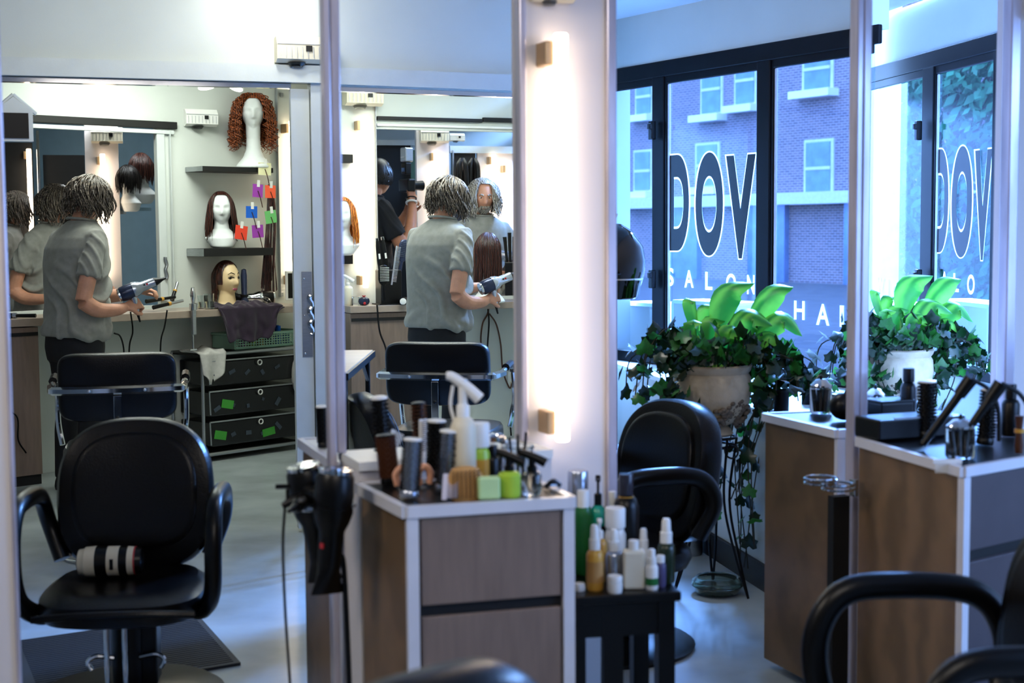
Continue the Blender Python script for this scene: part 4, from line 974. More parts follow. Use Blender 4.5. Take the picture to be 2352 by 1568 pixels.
# curling irons on the left counter
for k, (a, b, lab) in enumerate((((336, 692), (402, 682), 'black curling iron lying nearest the stylist'), ((352, 706), (420, 690), 'black and gold curling iron crossing the counter edge'), ((395, 690), (408, 648), 'chrome brush handle propped on the left counter'))):
    p0, p1 = LCD.at(a[0], a[1], .05+.06*k), LCD.at(b[0], b[1], .1+.05*k); p0.z = max(p0.z, CZ+.02); p1.z = max(p1.z, CZ+.02)
    t = thing('curling_iron' if k < 2 else 'styling_brush', lab, 'curling iron' if k < 2 else 'brush', p0); d = p1-p0
    MB().tube([(0, 0, 0), d*.5], [.014, .011], 10).obj('handle', 'black', t); MB().tube([d*.5, d*.58], .013, 10).obj('collar', 'amber', t); MB().tube([d*.58, d], .0095, 10).obj('barrel', 'steel' if k else 'black', t)
v = onc(LCD, 562, 700, .24); t = thing('flat_iron', 'tall dark blue curling tong standing behind the painted mannequin', 'curling iron', v); MB().lathe([(.03, 0), (.032, .03), (.02, .05), (.022, .2), (.017, .24), (.004, .245)], n=20).obj('barrel', 'navy', t); MB().lathe([(.026, .06), (.026, .075)], n=20).obj('collar', 'black', t)
v = onc(LCD, 600, 700, .25)
hd = hair_dryer('black and chrome hair dryer lying behind the purple cloth', body='chrome', rear='black', s=1.0); hd.location = (v.x, v.y, CZ+.05); hd.rotation_euler = (R(80), 0, LCD.ang+R(160))
# purple velvet cloth over the counter edge
sA, sB, sC, sD = [lx(LCD, q) for q in (502, 520, 606, 648)]
def vel(u, v):
    x = sA+(sD-sA)*u; n1 = noise.noise(Vector((u*9, v*5, 4))); inn = max(0, min(1, (x-sA)/(sB-sA)))*max(0, min(1, (sD-x)/(sD-sC)*1.0))
    inn = inn**2*(3-2*inn) if x < sB or x > sC else 1.0
    if v < .45: y = .15*(1-v/.45)*(.6+.4*inn)+.012*n1; return Vector((x, max(y, -.004), CZ+.010+.045*max(0, n1+.3)*(.35+.65*math.sin(math.pi*u))))
    k = (v-.45)/.55; return Vector((x, -.018-.028*(1-math.cos(u*20+n1*2))*.5*k, CZ+.008-(.015+.20*inn)*k*(1+.05*math.sin(u*17))))
o = MB().grid(vel, 60, 44).obj('velvet_cloth', 'purple', ang=80); o.location = (LCD.a.x, LCD.a.y, 0); o.rotation_euler = (0, 0, LCD.ang); md = o.modifiers.new('t', 'SOLIDIFY'); md.thickness = .005; tag(o, 'crumpled dark purple velvet cloth hanging over the counter edge', 'cloth')
# picture/frame by the lamp
v = onc(LCD, 671, 695, .3); t = thing('small_monitor', 'small dark framed panel standing at the counter end below the lamp', 'frame', v, LCD.ang); MB().box((0, 0, .12), (.10, .02, .2), bev=.004).obj('frame', 'white', t, smooth=False); MB().box((0, -.011, .12), (.075, .004, .17)).obj('panel', 'black', t, False)
# --- drawer cart
cc0, cc1 = G(470, 1062), G(690, 1030)
LCt = Line((cc0.x, cc0.y), (cc1.x, cc1.y)); ct = thing('drawer_cart', 'chrome framed cart with three smoky drawers under the counter', 'cart', (cc0.x, cc0.y, 0), LCt.ang); wct = (Vector((cc1.x, cc1.y))-Vector((cc0.x, cc0.y))).length; dct = .34
zt_ = LCt.z(560, 808)
for x in (0, wct):
    for y in (0, dct): MB().cyl((x, y, .03), (x, y, zt_), .011).obj('post', 'steel', ct)
for z in (.045, zt_):
    for y in (0, dct): MB().tube([(0, y, z), (wct, y, z)], .013, 10).obj('rail', 'steel', ct)
MB().box((wct/2, dct/2, zt_-.006), (wct, dct, .012)).obj('top_tray', 'blackm', ct, False)
MB().box((wct/2, dct/2, .05), (wct, dct, .014)).obj('bottom_tray', 'blackm', ct, False)
nz_ = 3; hz_ = (zt_-.10)/nz_
for k in range(nz_):
    zz = .085+hz_*k; dr = MB().box((wct/2+.02, dct/2-.005, zz+hz_*.43), (wct-.06, dct, hz_*.8), bev=.01).obj('drawer', 'drawer', ct, smooth=False)
    MB().tube([(.04, -.012, zz+hz_*.86), (wct, -.012, zz+hz_*.86)], .006, 8).obj('rim', 'steel', dr); MB().tube([(.045, -.012, zz+.02), (.04, -.012, zz+hz_*.85)], .005, 8).obj('edge', 'steel', dr)
    xk = LCt.s(592, 830)
    MB().tube([(xk+.016*math.cos(a), -.022, zz+hz_*.70+.016*math.sin(a)) for a in [2*math.pi*j/18 for j in range(19)]], .004, 6, cap=False).obj('ring_pull', 'white', dr)
    if k < 2: MB().box((.12+.06*k, -.0085, zz+hz_*.4), (.09, .003, .055), M=Matrix.Rotation(R(12), 4, 'Y')).obj('green_card', 'grn_card', dr, False)
    if k == 0: MB().box((.50, -.0085, zz+.06), (.10, .003, .05), M=Matrix.Rotation(R(-8), 4, 'Y')).obj('green_card', 'grn_card', dr, False)
    rnd = random.Random(k)
    for j in range(5):
        MB().box((.10+.12*j, -.008, zz+hz_*rnd.uniform(.25, .5)), (rnd.uniform(.02, .06), .002, rnd.uniform(.01, .03)), M=Matrix.Rotation(rnd.uniform(-1, 1), 4, 'Y')).obj('packet', 'packet', dr, False)
# towel over the cart corner
s0 = LCt.s(470, 800)
def tw(u, v):
    x = -.03+.2*u; k = v; n1 = noise.noise(Vector((u*3, v*3, 7)))
    if v < .4: return Vector((x, .2*(1-v/.4), zt_+.018+.035*max(0, n1+.3)))
    k = (v-.4)/.6; return Vector((x+.02*k*(1-2*u), -.022-.02*math.sin(u*9)*k, zt_+.016-(.21*k)*(1-.75*abs(u-.45))+.0*n1))
q = MB().grid(tw, 26, 26); o = q.obj('hand_towel', 'towel', ang=80); o.location = (cc0.x, cc0.y, 0); o.rotation_euler = (0, 0, LCt.ang); md = o.modifiers.new('t', 'SOLIDIFY'); md.thickness = .008; tag(o, 'white towel draped over the corner of the drawer cart', 'towel')
# basket with rollers on the cart
bs0, bs1 = LCt.s(545, 800), LCt.s(700, 790); zb0 = zt_+.014; hb = LCt.z(600, 765)-zb0; bk = thing('plastic_basket', 'sage green perforated basket full of rollers on the cart', 'basket', LCt.pt(0), LCt.ang)
q = MB(); wb = bs1-bs0; db = .26
for z in (zb0+.008, zb0+hb*.96):
    ins = .012 if z < zb0+.05 else 0
    q.tube([(bs0+ins, .02+ins, z), (bs1-ins, .02+ins, z), (bs1-ins, .02+db-ins, z), (bs0+ins, .02+db-ins, z), (bs0+ins, .02+ins, z)], .009, 8)
q.obj('rim', 'basket', bk)
q = MB(); nb = 26
for k in range(nb+1):
    x = bs0+wb*k/nb; q.box((x, .026, zb0+hb*.5), (.007, .004, hb*.92))
for k in range(1, 6): q.box(((bs0+bs1)/2, .026, zb0+hb*.95*k/6), (wb, .004, .006))
q.box((bs0+.006, .02+db/2, zb0+hb*.5), (.004, db, hb*.9))
q.obj('lattice', 'basket', bk, False); MB().box(((bs0+bs1)/2, .02+db/2, zb0+.006), (wb-.02, db-.02, .008)).obj('floor_panel', 'basket', bk, False)
for k in range(22):
    mmk = ('red', 'paper_p', 'lime', 'amber', 'navy', 'paper_b', 'bglass')[min(6, k//3)]
    x = bs0+.03+(wb-.06)*(k/21); t = thing('hair_roller', {'red': 'red', 'paper_p': 'purple', 'lime': 'lime green', 'amber': 'amber', 'navy': 'navy', 'paper_b': 'bright blue', 'bglass': 'pale blue'}[mmk]+' hair roller standing in the green basket', 'hair roller', (LCt.pt(x, .06+.05*(k % 3)).x, LCt.pt(x, .06+.05*(k % 3)).y, zb0+.012), 0, 'hair rollers in the green basket')
    hh = hb*(.75 if k < 12 or k > 16 else 1.25)
    MB().lathe([(.014, 0), (.014, hh), (.010, hh), (.010, .004)], n=12, cap=False).obj('roller_tube', mmk, t)
# white bag at the right of cart
v = G(676, 1045); t = MB().ell((0, 0, .0), (.09, .07, .16), 16, 12).obj('plastic_bag', 'towel', loc=(LCt.pt(LCt.s(690, 870), -.04).x, LCt.pt(LCt.s(690, 870), -.04).y, LCt.z(690, 860))); tag(t, 'white plastic bag hanging behind the sliding door edge', 'bag')
# --- cords under the left counter
for (pts, lab) in ((((300, 716), (305, 760), (298, 790), (296, 830)), 'black dryer cord hanging below the stylist hand'), (((262, 765), (276, 772), (284, 800), (284, 835)), 'black cord looping beside the stylist hip'), (((384, 712), (378, 750), (370, 780), (368, 830)), 'thin black cord hanging from the curling irons'), (((12, 840), (16, 930), (40, 960), (42, 1010), (60, 1040)), 'black cord hanging at far left under the counter')):
    cord(lab, [LCD.at(x, y, -.03 if y < 800 else -.01) for (x, y) in pts], .005)
# --- stylist, left mirror
pz = G(172, 1125); PX = P(176, 784, 8.0)
man, HC_, HM_, RF_, LF_ = person('stylist in grey t-shirt holding a silver hair dryer, left mirror', (PX.x, PX.y, 0), R(-40), 1.0, head_yaw=-8, head_pitch=20, group='stylist and his reflections')
MAN = man
def give_dryer(root, label, sc=1.0, ang=None):
    d = hair_dryer(label, s=.95*sc, group='silver hair dryers in hand'); c, s = math.cos(root.rotation_euler[2]), math.sin(root.rotation_euler[2])
    l = Vector((.262, .200, 1.135))*sc; d.location = (root.location.x+l.x*c-l.y*s, root.location.y+l.x*s+l.y*c, l.z)
    d.rotation_euler = (0, R(-20), root.rotation_euler[2]+R(62) if ang is None else ang); return d
give_dryer(man, 'silver hair dryer in the hand of the stylist, left mirror')
# black chrome chair, left mirror
v = P(268, 784, 6.40); chrome_chair('black chair with chrome band behind the front salon chair', (v.x, v.y, 0), R(13))
# --- inside the left back mirror
v = P(104, 784, 9.55); m2 = copy_tree(MAN); place(m2, (v.x, v.y, 0), R(-95), 'mirrored stylist seen from behind beyond the left stylist')
def pil(label, px0, px1, d, lamp_px, ly0, ly1, el=None, dark=False):
    L = Line(pxd(px0, d), pxd(px1, d+.06)); n = L.s(px1)
    o = wallbox('wall_pilaster_3', L, 0, n, 0, ZC, 0, .08, 'wall_w')
    q = L.at(lamp_px, (ly0+ly1)/2); tube_lamp(label, (q.x, q.y, q.z), L.ang, (ly1-ly0)*mpp(q.y))
    if el: v = L.at(el[0], el[1]); emergency_light(el[2], (v.x, v.y, v.z), L.ang, el[3])
pil('faint lit tube lamp behind the head of the left stylist', 208, 284, 10.9, 240, 356, 640, (246, 312, 'emergency light above the lamp behind the left stylist', 1.0))
v = P(326, 452, 11.2); wig_head('brown bob wig seen from behind in the left back mirror', (v.x, v.y, P(326, 468, 11.2).z), R(180), 'wigbr', 'bob', 1.02, n=420, base='shoulder')
v = P(296, 452, 11.0); wig_head('black long wig beside the brown bob in the back mirror', (v.x, v.y, P(296, 486, 11.0).z), R(150), 'hairdk', 'bob', .92, n=380, base='shoulder')
shl = Line(pxd(284, 11.1), pxd(356, 11.4)); 
t = thing('wall_shelf', 'small shelf under the bob wig inside the left back mirror', 'shelf', shl.pt(0), shl.ang); MB().box((.12, .05, P(326, 474, 11.2).z-.02), (.34, .2, .025)).obj('board', 'bluewall', t, False)
MB().box((.0, .05, P(326, 474, 11.2).z-.045), (.03, .2, .03)).obj('bracket', 'steel', t, False)
t = thing('house_frame', 'small house-shaped frame with a dark panel hanging at far left', 'clock', P(32, 278, 6.0), R(20))  # house-shaped frame round a dark panel, no clock
q = MB(); q.prism([(-.075, -.085), (.075, -.085), (.075, .04), (0, .10), (-.075, .04)], -.01, .02); o = q.obj('case', 'trim', t, False); o.rotation_euler = (R(90), 0, 0)
MB().box((0, -.022, -.02), (.115, .006, .105)).obj('screen', 'black', t, False); MB().box((0, .30, .11), (.004, .6, .004)).obj('hanger', 'steel', t, False)
q = MB()
for sx in (-1, 1): q.tube([(sx*.09, 0, .03), (0, 0, .11)], .008, 6)
q.obj('roof_rim', 'trim', t)
LK = Line(pxd(-60, 11.6), pxd(205, 11.8))
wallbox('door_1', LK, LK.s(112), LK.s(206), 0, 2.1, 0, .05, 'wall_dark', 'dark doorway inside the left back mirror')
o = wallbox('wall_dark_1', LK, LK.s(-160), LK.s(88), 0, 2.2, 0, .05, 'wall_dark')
onwall(LK, 'mirror_edge_strip', 'chrome mirror edge strip left of the mirrored stylist', 'strip', 90, 300, 98, 760, .03, 'chrome')
q_ = LK.at(72, 470, 0); tube_lamp('distant tube lamp at far left behind the mirrored stylist', (q_.x, q_.y, q_.z), LK.ang, .9)
v = P(14, 784, 11.0); m3 = copy_tree(m2); place(m3, (v.x, v.y, 0), R(-70), 'third dim reflection of the stylist at the far left edge')
# left counter clutter far left
v = onc(LCD, 30, 722, .1); t = thing('styling_brush', 'black and silver brush lying on the counter at far left', 'brush', (v.x, v.y, CZ+.015), R(10)); MB().tube([(-.1, 0, 0), (0, 0, 0)], [.02, .015], 10).obj('head', 'black', t); MB().tube([(0, 0, 0), (.13, -.03, 0)], [.010, .012], 10).obj('handle', 'black', t); MB().tube([(.0, 0, 0), (.02, -.004, 0)], .017, 12).obj('collar', 'silver', t)
# ================================================================== things seen in the narrow mirror
v = P(1006, 784, 8.53); man2 = copy_tree(MAN); place(man2, (v.x, v.y, 0), R(-37), 'stylist in grey t-shirt holding a silver hair dryer, narrow mirror')
give_dryer(man2, 'silver hair dryer in the hand of the stylist, narrow mirror')
v = P(1101, 784, 10.55); m4, *_ = person('mirrored grey-haired stylist facing the viewer with short white beard', (v.x, v.y, 0), R(200), 1.03, head_yaw=-8, head_pitch=14, hair='hairg', beard='hairg', seed=9, group='stylist and his reflections')
# wig being dried
v = P(1122, 784, 9.62); wig_head('long brown wig seen from behind being blow-dried', (v.x, v.y, CZ), R(185), 'wigbr', 'back', .98, base='flare', n=420)
# chrome chair
v = P(1006, 784, 6.9); chrome_chair('black chair with chrome band in the narrow mirror', (v.x, v.y, 0), R(-10))
# folding table
a, b = P(862, 806, 6.2), P(700, 850, 5.9)
t = thing('folding_table', 'tan folding table with black legs beside the chrome chair', 'table', (P(862, 806, 6.2).x, 6.2, 0), 0); zt = P(862, 803, 6.2).z
ply = [(0, 0), (-.004, -1.0), (-.05, -1.0), (-.172, 0)]
MB().prism(ply, zt-.03, zt-.004).obj('edge_band', 'black', t, False); MB().prism([(-.010, -.008), (-.014, -.99), (-.05, -.99), (-.168, -.008)], zt-.006, zt).obj('tabletop', 'table', t, False)
for (x, y) in ((-.03, -.05), (-.03, -.9), (-.15, -.05)): MB().cyl((x, y, 0), (x, y, zt-.02), .011).obj('leg', 'black', t)
MB().tube([(-.03, -.05, zt-.13), (-.02, -.35, zt-.03)], .007, 6).obj('brace', 'black', t); MB().tube([(-.03, -.05, .3), (-.15, -.05, .3)], .008, 6).obj('brace', 'black', t)
# brush block on the counter
v = onc(LCA, 893, 700, .12); t = thing('brush_block', 'black block holder full of brushes on the counter', 'brush holder', v, LCA.ang)
MB().box((0, 0, .115), (.145, .12, .23), bev=.006).obj('block', 'black', t, smooth=False); MB().box((0, -.01, .004), (.19, .16, .008)).obj('base', 'black', t, False)
kk = mpp(v.y); BL = v; ca, sa = math.cos(LCA.ang), math.sin(LCA.ang)
def blk(px, py, dy=0): x = (px-893)*kk; return (BL.x+x*ca-dy*sa, BL.y+x*sa+dy*ca, BL.z+(700-py)*kk)
for (px, top, lab, tl) in ((876, 548, 'black hair clipper with white tag, nearer the frame', -6), (893, 545, 'black hair clipper with white tag, second in block', -8)):
    p = blk(px, 640); t = thing('hair_clipper', lab, 'clipper', p, LCA.ang, 'hair clippers in the block'); t.rotation_euler = (0, R(tl), LCA.ang); h = (640-top)*kk
    MB().tube([(0, 0, 0), (0, 0, h*.45), (0, 0, h*.8), (0, 0, h)], [.014, .017, .014, .007], 12, flat=.7).obj('body', 'black', t); MB().box((0, -.0125, h*.55), (.012, .003, .035)).obj('tag', 'white', t, False); MB().box((0, -.0, h*.97), (.02, .006, .02)).obj('blade', 'steel', t, False)
p = blk(872, 690, -.075); paddle_brush('oval black paddle brush with pale bristles in front of the block', p, LCA.ang+R(10), .235, 'black', (0, 0), 'white')
p = blk(893, 655, -.06); comb('grey wide-tooth comb leaning in front of the block', p, LCA.ang, .26, 'silver', (0, R(9)))
p = blk(915, 640, -.02); t = paddle_brush('blue-grey vent brush leaning out of the block', p, LCA.ang, .26, 'navy', (0, R(12)), 'silver')
v = onc(LCA, 930, 690, .1); round_brush('small round brush lying beside the brush block', (v.x, v.y, CZ+.025), (R(90), R(20)), .16, .022)
v = onc(LCA, 800, 690, .15); bottle('cream spray bottle at the counter end, narrow mirror', v, .032, .20, 'cream', 'white', 'trigger', .014, .07, name='spray_bottle')
v = onc(LCA, 817, 692, .12); o = MB().box((0, 0, .03), (.05, .05, .06), bev=.003).obj('small_box', 'glass', loc=v, rz=LCA.ang, smooth=False); tag(o, 'small clear box beside the dark round pincushion', 'box')
v = onc(LCA, 836, 692, .08); t = thing('pincushion', 'round dark pincushion with a red top on the counter', 'pincushion', v); MB().lathe([(.012, 0), (.03, .006), (.038, .025), (.034, .045), (.015, .055), (.004, .052)], n=20).obj('cushion', 'navy', t)
for k in range(6): a_ = k*1.05; MB().tube([(0, 0, .053), (.012*math.cos(a_), .012*math.sin(a_), .066)], [.006, .001], 6).obj('red_tuft', 'red', t)
MB().ell((.008, -.036, .015), (.009, .005, .01), 10, 6).obj('red_spot', 'red', t)
# mirror inside: dark doorway, pilaster with lamp, more lamps
LQ = Line(pxd(868, 12.2), pxd(1195, 12.4))
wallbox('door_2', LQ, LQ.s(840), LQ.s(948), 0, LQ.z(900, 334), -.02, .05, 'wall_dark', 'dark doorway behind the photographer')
wallbox('trim_7', LQ, LQ.s(948), LQ.s(958), 0, LQ.z(950, 345), -.04, .05, 'doorlit', 'thin door edge with painted-on green light beside the photographer')
wallbox('trim_8', LQ, LQ.s(840), LQ.s(960), LQ.z(900, 334), LQ.z(900, 322), -.04, .05, 'trim')
pil('lit tube lamp on the white pilaster left of the mirrored stylist', 962, 1036, 11.6, 1000, 348, 640, (995, 312, 'emergency light above the pilaster lamp in the back mirror', 1.0))
LR_ = Line(pxd(1036, 11.75), pxd(1195, 11.95))
v = LR_.at(1047, 316); emergency_light('small pale emergency light right of the back pilaster', (v.x, v.y, v.z), LR_.ang, .55)
wallbox('wall_back_mirror_panel', LR_, LR_.s(1036), LR_.s(1290), LR_.z(1100, 352), LR_.z(1100, 336), -.03, .03, 'trim')
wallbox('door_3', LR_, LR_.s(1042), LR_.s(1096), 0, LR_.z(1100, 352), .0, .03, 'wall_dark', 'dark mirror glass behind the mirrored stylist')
wallbox('wall_pilaster_4', LR_, LR_.s(1100), LR_.s(1290), 0, LR_.z(1130, 352), 0, .03, 'wall_w', 'white pilaster strip carrying tube lamps behind the mirrored stylist')
onwall(LR_, 'mirror_edge_strip', 'pale mirror edge strip left of the dark mirror glass', 'strip', 1036, 345, 1043, 700, .04, 'alu')
for (px, y0, y1, lab) in ((1130, 357, 660, 'lit tube lamp directly right of the mirrored stylist head'), (1162, 376, 640, 'thin lit tube lamp right of the mirrored stylist, greenish')):
    q_ = LR_.at(px, (y0+y1)/2); tube_lamp(lab, (q_.x, q_.y, q_.z), LR_.ang, (y1-y0)*mpp(q_.y))
for (px, lab) in ((1062, 'dark hanging wig in the back mirror, nearer the pilaster'), (1088, 'dark hanging wig in the back mirror, above the stylist head')):
    v = LR_.at(px, 400, -.12); q = MB(); rnd = random.Random(px)
    for k in range(60):
        x = rnd.uniform(-.05, .05); q.tube(bez([(x*.3, 0, .13), (x, rnd.uniform(-.03, .03), .06), (x*1.1, rnd.uniform(-.03, .03), -.12+rnd.uniform(-.03, .03))], 4), .006, 4)
    o = q.obj('hanging_wig', 'hairdk', loc=v); tag(o, lab, 'wig', 'dark wigs hanging in the back mirror')
MB()
v = P(1176, 690, 10.24); t = thing('brush_block', 'dark brush holder mirrored right of the stylist face', 'brush holder', (v.x, v.y, CZ+.02)); MB().box((0, 0, .12), (.1, .1, .24), bev=.005).obj('block', 'black', t, smooth=False)
for k in range(4): MB().tube([(-.03+.02*k, 0, .2), (-.05+.035*k, 0, .42+.03*(k % 2))], [.008, .014], 8).obj('brush_handle', 'black', t)
t = thing('styling_counter', 'counter seen inside the wide back mirror', 'counter', (P(1120, 700, 10.2).x, 10.15, 0), LBA.ang); MB().box((0, .1, CZ-.0), (.9, .16, .04)).obj('worktop', 'counter', t, False)
v = P(1178, 600, 10.3)
hd = hair_dryer('silver hair dryer reflected at the edge of the narrow mirror', group='silver hair dryers in hand'); hd.location = P(1186, 590, 10.35); hd.rotation_euler = (0, R(-10), R(160))
# photographer in the back mirror
v = P(842, 784, 10.9); PS = 1.13; ph, hc, hm, rf, lf = person('photographer in black t-shirt raising a camera with flash', (v.x, v.y, 0), R(-52), PS, tee='teeb', jeans='jeans', skin='skin2', hair='hairdk', pose='camera', head_pitch=4, seed=12, hair_len=.008, hair_off=.010)
t = thing('camera', 'black camera with tall flash held by the photographer', 'camera', (0, 0, 0), R(-52)); c, s = math.cos(R(-52)), math.sin(R(-52))
t.location = (v.x+(.07*c-.30*s)*PS, v.y+(.07*s+.30*c)*PS, 1.60*PS)
MB().box((0, 0, 0), (.14, .07, .10), bev=.012).obj('camera_body', 'black', t, smooth=False); MB().lathe([(.035, 0), (.036, .1), (.04, .14)], n=20, M=Matrix.Rotation(R(-90), 4, 'X')).obj('camera_lens', 'black', t)
fl = MB().box((.0, -.005, .13), (.065, .055, .09), bev=.008).obj('flash_body', 'black', t, smooth=False); MB().box((0, .0, .235), (.075, .075, .11), bev=.01).obj('flash_head', 'steel', t, smooth=False); MB().box((0, -.0345, .12), (.04, .004, .03)).obj('flash_panel', 'bglass', fl, False); MB().box((0, -.039, .215), (.05, .004, .012)).obj('flash_strip', 'white', fl, False)
# watch, bracelet
w_ = Vector(rf[-1])-(Vector(rf[-1])-Vector(rf[-2])).normalized()*.02; d_ = (Vector(rf[-1])-Vector(rf[-2])).normalized(); u_ = d_.orthogonal().normalized(); x_ = d_.cross(u_)
for k, (mm, rr, off, nm) in enumerate((('white', .008, 0, 'watch_band'), ('black', .005, .03, 'bracelet'))):
    MB().tube([w_+d_*off+(u_*math.cos(a)+x_*math.sin(a))*.034 for a in [2*math.pi*j/20 for j in range(21)]], rr, 6, cap=False).obj(nm, mm, ph)
# wall below counter: outlet and cords
LU = shifted(LCA, .30)
wallbox('wall_under_counter', LU, LU.s(940), LU.s(1300), 0, CZ-.05, 0, .05, 'wall', 'pale wall below the counter with a power outlet')
LV = shifted(LCD, .385); wallbox('wall_under_counter_2', LV, LV.s(60), LV.s(764), 0, CZ-.05, 0, .05, 'wall', 'pale wall below the long counter')
ot = thing('power_outlet', 'white double power outlet low on the wall', 'outlet', LU.pt(0), LU.ang); s_, z_ = LU.sz(1176, 872)
MB().box((s_, -.005, z_), (.075, .01, .12), bev=.004).obj('plate', 'white', ot, smooth=False)
for dz in (.028, -.028):
    f_ = MB().box((s_, -.011, z_+dz), (.036, .006, .034), bev=.002).obj('socket', 'cream', ot, smooth=False)
    for dx in (-.008, .008): MB().box((s_+dx, -.0145, z_+dz+.004), (.003, .002, .011)).obj('slot', 'black', f_, False)
for (pts, lab, mt_) in ((((1124, 690), (1120, 720), (1108, 745), (1105, 790), (1118, 820)), 'dark red cord loop below the dryer, nearer the stylist', 'brownp'), (((1124, 720), (1140, 745), (1150, 790), (1155, 850), (1170, 890), (1176, 880)), 'dark red cord running to the power outlet', 'brownp'), (((1120, 700), (1123, 740), (1120, 790), (1118, 830)), 'black dryer cord hanging by the stylist, narrow mirror', 'black'), (((1192, 880), (1176, 930), (1172, 960), (1174, 1000)), 'thin black cord below the power outlet', 'black'), (((866, 700), (872, 760), (886, 800), (892, 850)), 'black cord hanging down the taupe cabinet front', 'black')):
    cord(lab, [LU.at(x, y, -.03 if x > 1000 else -.34) for (x, y) in pts], .006, mt_)
# dark chair seen low in the narrow mirror
swivel_chair('black salon chair back behind the ledge of the narrow mirror', (-.27, 5.42, 0), R(106), arms=False)
# ================================================================== window side (tall mirror) and its repeat (last mirror)
w1, pn1 = window('window_1', LW, 1395, [(1500, 1527), (1737, 1768)], 1975, 'large black framed shop window behind the potted ivy', (.80, .90, 1.0))
w2, pn2 = window('window_2', LC, 1995, [(2113, 2139), (2273, 2299)], 2420, 'black framed shop window repeated in the far right mirror', (.80, .92, 1.0))
def big(L, p, txt, pts, m0='letterk'):
    for ch_, (x0, y0, x1, y1) in zip(txt, pts):
        lettering(p, ch_, L, x0-3, y0-3, x1+3, y1+3, 'letter', .0095, name='letter_outline', bold=.06); lettering(p, ch_, L, x0, y0, x1, y1, m0, .008, name='letter', bold=.045)
big(LW, pn1[1][0], 'DOV', ((1536, 357, 1582, 576), (1598, 352, 1660, 588), (1668, 358, 1734, 594)))
for ch_, (x0, y0, x1, y1) in zip('SALON', ((1531, 615, 1547, 657), (1572, 620, 1593, 661), (1620, 624, 1636, 666), (1668, 628, 1690, 671), (1716, 631, 1733, 676))): lettering(pn1[1][0], ch_, LW, x0, y0, x1, y1, 'letter', .008, name='letter')
for ch_, (x0, y0, x1, y1) in zip('HAIR', ((1824, 690, 1848, 735), (1875, 697, 1905, 748), (1929, 701, 1938, 751), (1962, 705, 1980, 755))): lettering(pn1[2][0], ch_, LW, x0, y0, x1, y1, 'letter', .008, name='letter')
lettering(pn1[0][0], 'S', LW, 1452, 632, 1466, 680, 'letter', .008, name='letter')
big(LC, pn2[1][0], 'DOV', ((2148, 344, 2176, 580), (2188, 338, 2230, 592), (2240, 346, 2274, 598)))
for ch_, (x0, y0, x1, y1) in zip('SALO', ((2131, 620, 2144, 656), (2162, 623, 2176, 664), (2190, 627, 2202, 671), (2222, 630, 2238, 677))): lettering(pn2[1][0], ch_, LC, x0, y0, x1, y1, 'letter', .008, name='letter')
for ch_, (x0, y0, x1, y1) in zip('WIGS', ((2014, 638, 2029, 672), (2036, 642, 2040, 678), (2049, 650, 2060, 686), (2070, 654, 2080, 688))): lettering(pn2[0][0], ch_, LC, x0, y0, x1, y1, 'letter', .008, name='letter')
for (L, pn, pxs) in ((LW, pn1[1][0], 1513), (LC, pn2[1][0], 2128)):
    for py in (300, 640):
        s_, z_ = L.sz(pxs, py); q = MB(); q.box((s_, -.045, z_), (.035, .03, .10), bev=.006); q.box((s_+.005, -.06, z_+.02), (.022, .03, .03), bev=.004); q.obj('window_latch', 'black', pn, smooth=False)
# --- brick building across the street
LB_ = Line(pxd(1380, 51), pxd(1990, 40.5))
bd = thing('brick_building', 'red brick building with white window sills across the street', 'building', (LB_.a.x, LB_.a.y, 0), LB_.ang)
MB().box((8, .5, 6), (40, 1.0, 14)).obj('facade', 'brick', bd, False)
def bwin(x0, y0, x1, y1, sill=True, lintel=False):
    s0, za = LB_.sz(x0, y0); s1, zb = LB_.sz(x1, y1); w = MB().box(((s0+s1)/2, -.02, (za+zb)/2), (s1-s0, .08, za-zb)).obj('window', 'stone', bd, False)
    MB().box(((s0+s1)/2, -.07, (za+zb)/2), ((s1-s0)*.82, .04, (za-zb)*.9)).obj('pane', 'bglass', w, False); MB().box(((s0+s1)/2, -.10, (za+zb)/2), ((s1-s0)*.86, .04, .09)).obj('meeting_rail', 'stone', w, False)
    if sill: MB().box(((s0+s1)/2, -.2, zb-.1), ((s1-s0)*1.3, .5, .22)).obj('sill', 'white', w, False)
    if lintel: MB().box(((s0+s1)/2, -.1, za+.18), ((s1-s0)*1.3, .3, .35)).obj('lintel', 'stone', w, False)
for r_ in ((1462, 182, 1502, 263), (1458, 346, 1500, 440), (1612, 150, 1662, 262), (1846, 112, 1916, 204), (1850, 322, 1916, 452), (1600, 330, 1655, 430), (1690, 130, 1740, 240)): bwin(*r_, lintel=False)
s0, za = LB_.sz(1530, 466); MB().box((s0+10, -.3, za), (24, .6, .35)).obj('stone_band', 'stone', bd, False); MB().box((s0+10, -.2, za-4), (24, .4, .4)).obj('stone_band', 'stone', bd, False)
for k in range(5): MB().box((s0+1+4*k, -.1, 1.0), (1.6, .2, 2.6)).obj('shop_window', 'bglass', bd, False)
o = MB().box((10, 40, -.2), (140, 90, .1)).obj('ground_street', 'asph', smooth=False); struct(o, 'grey street outside the shop window')
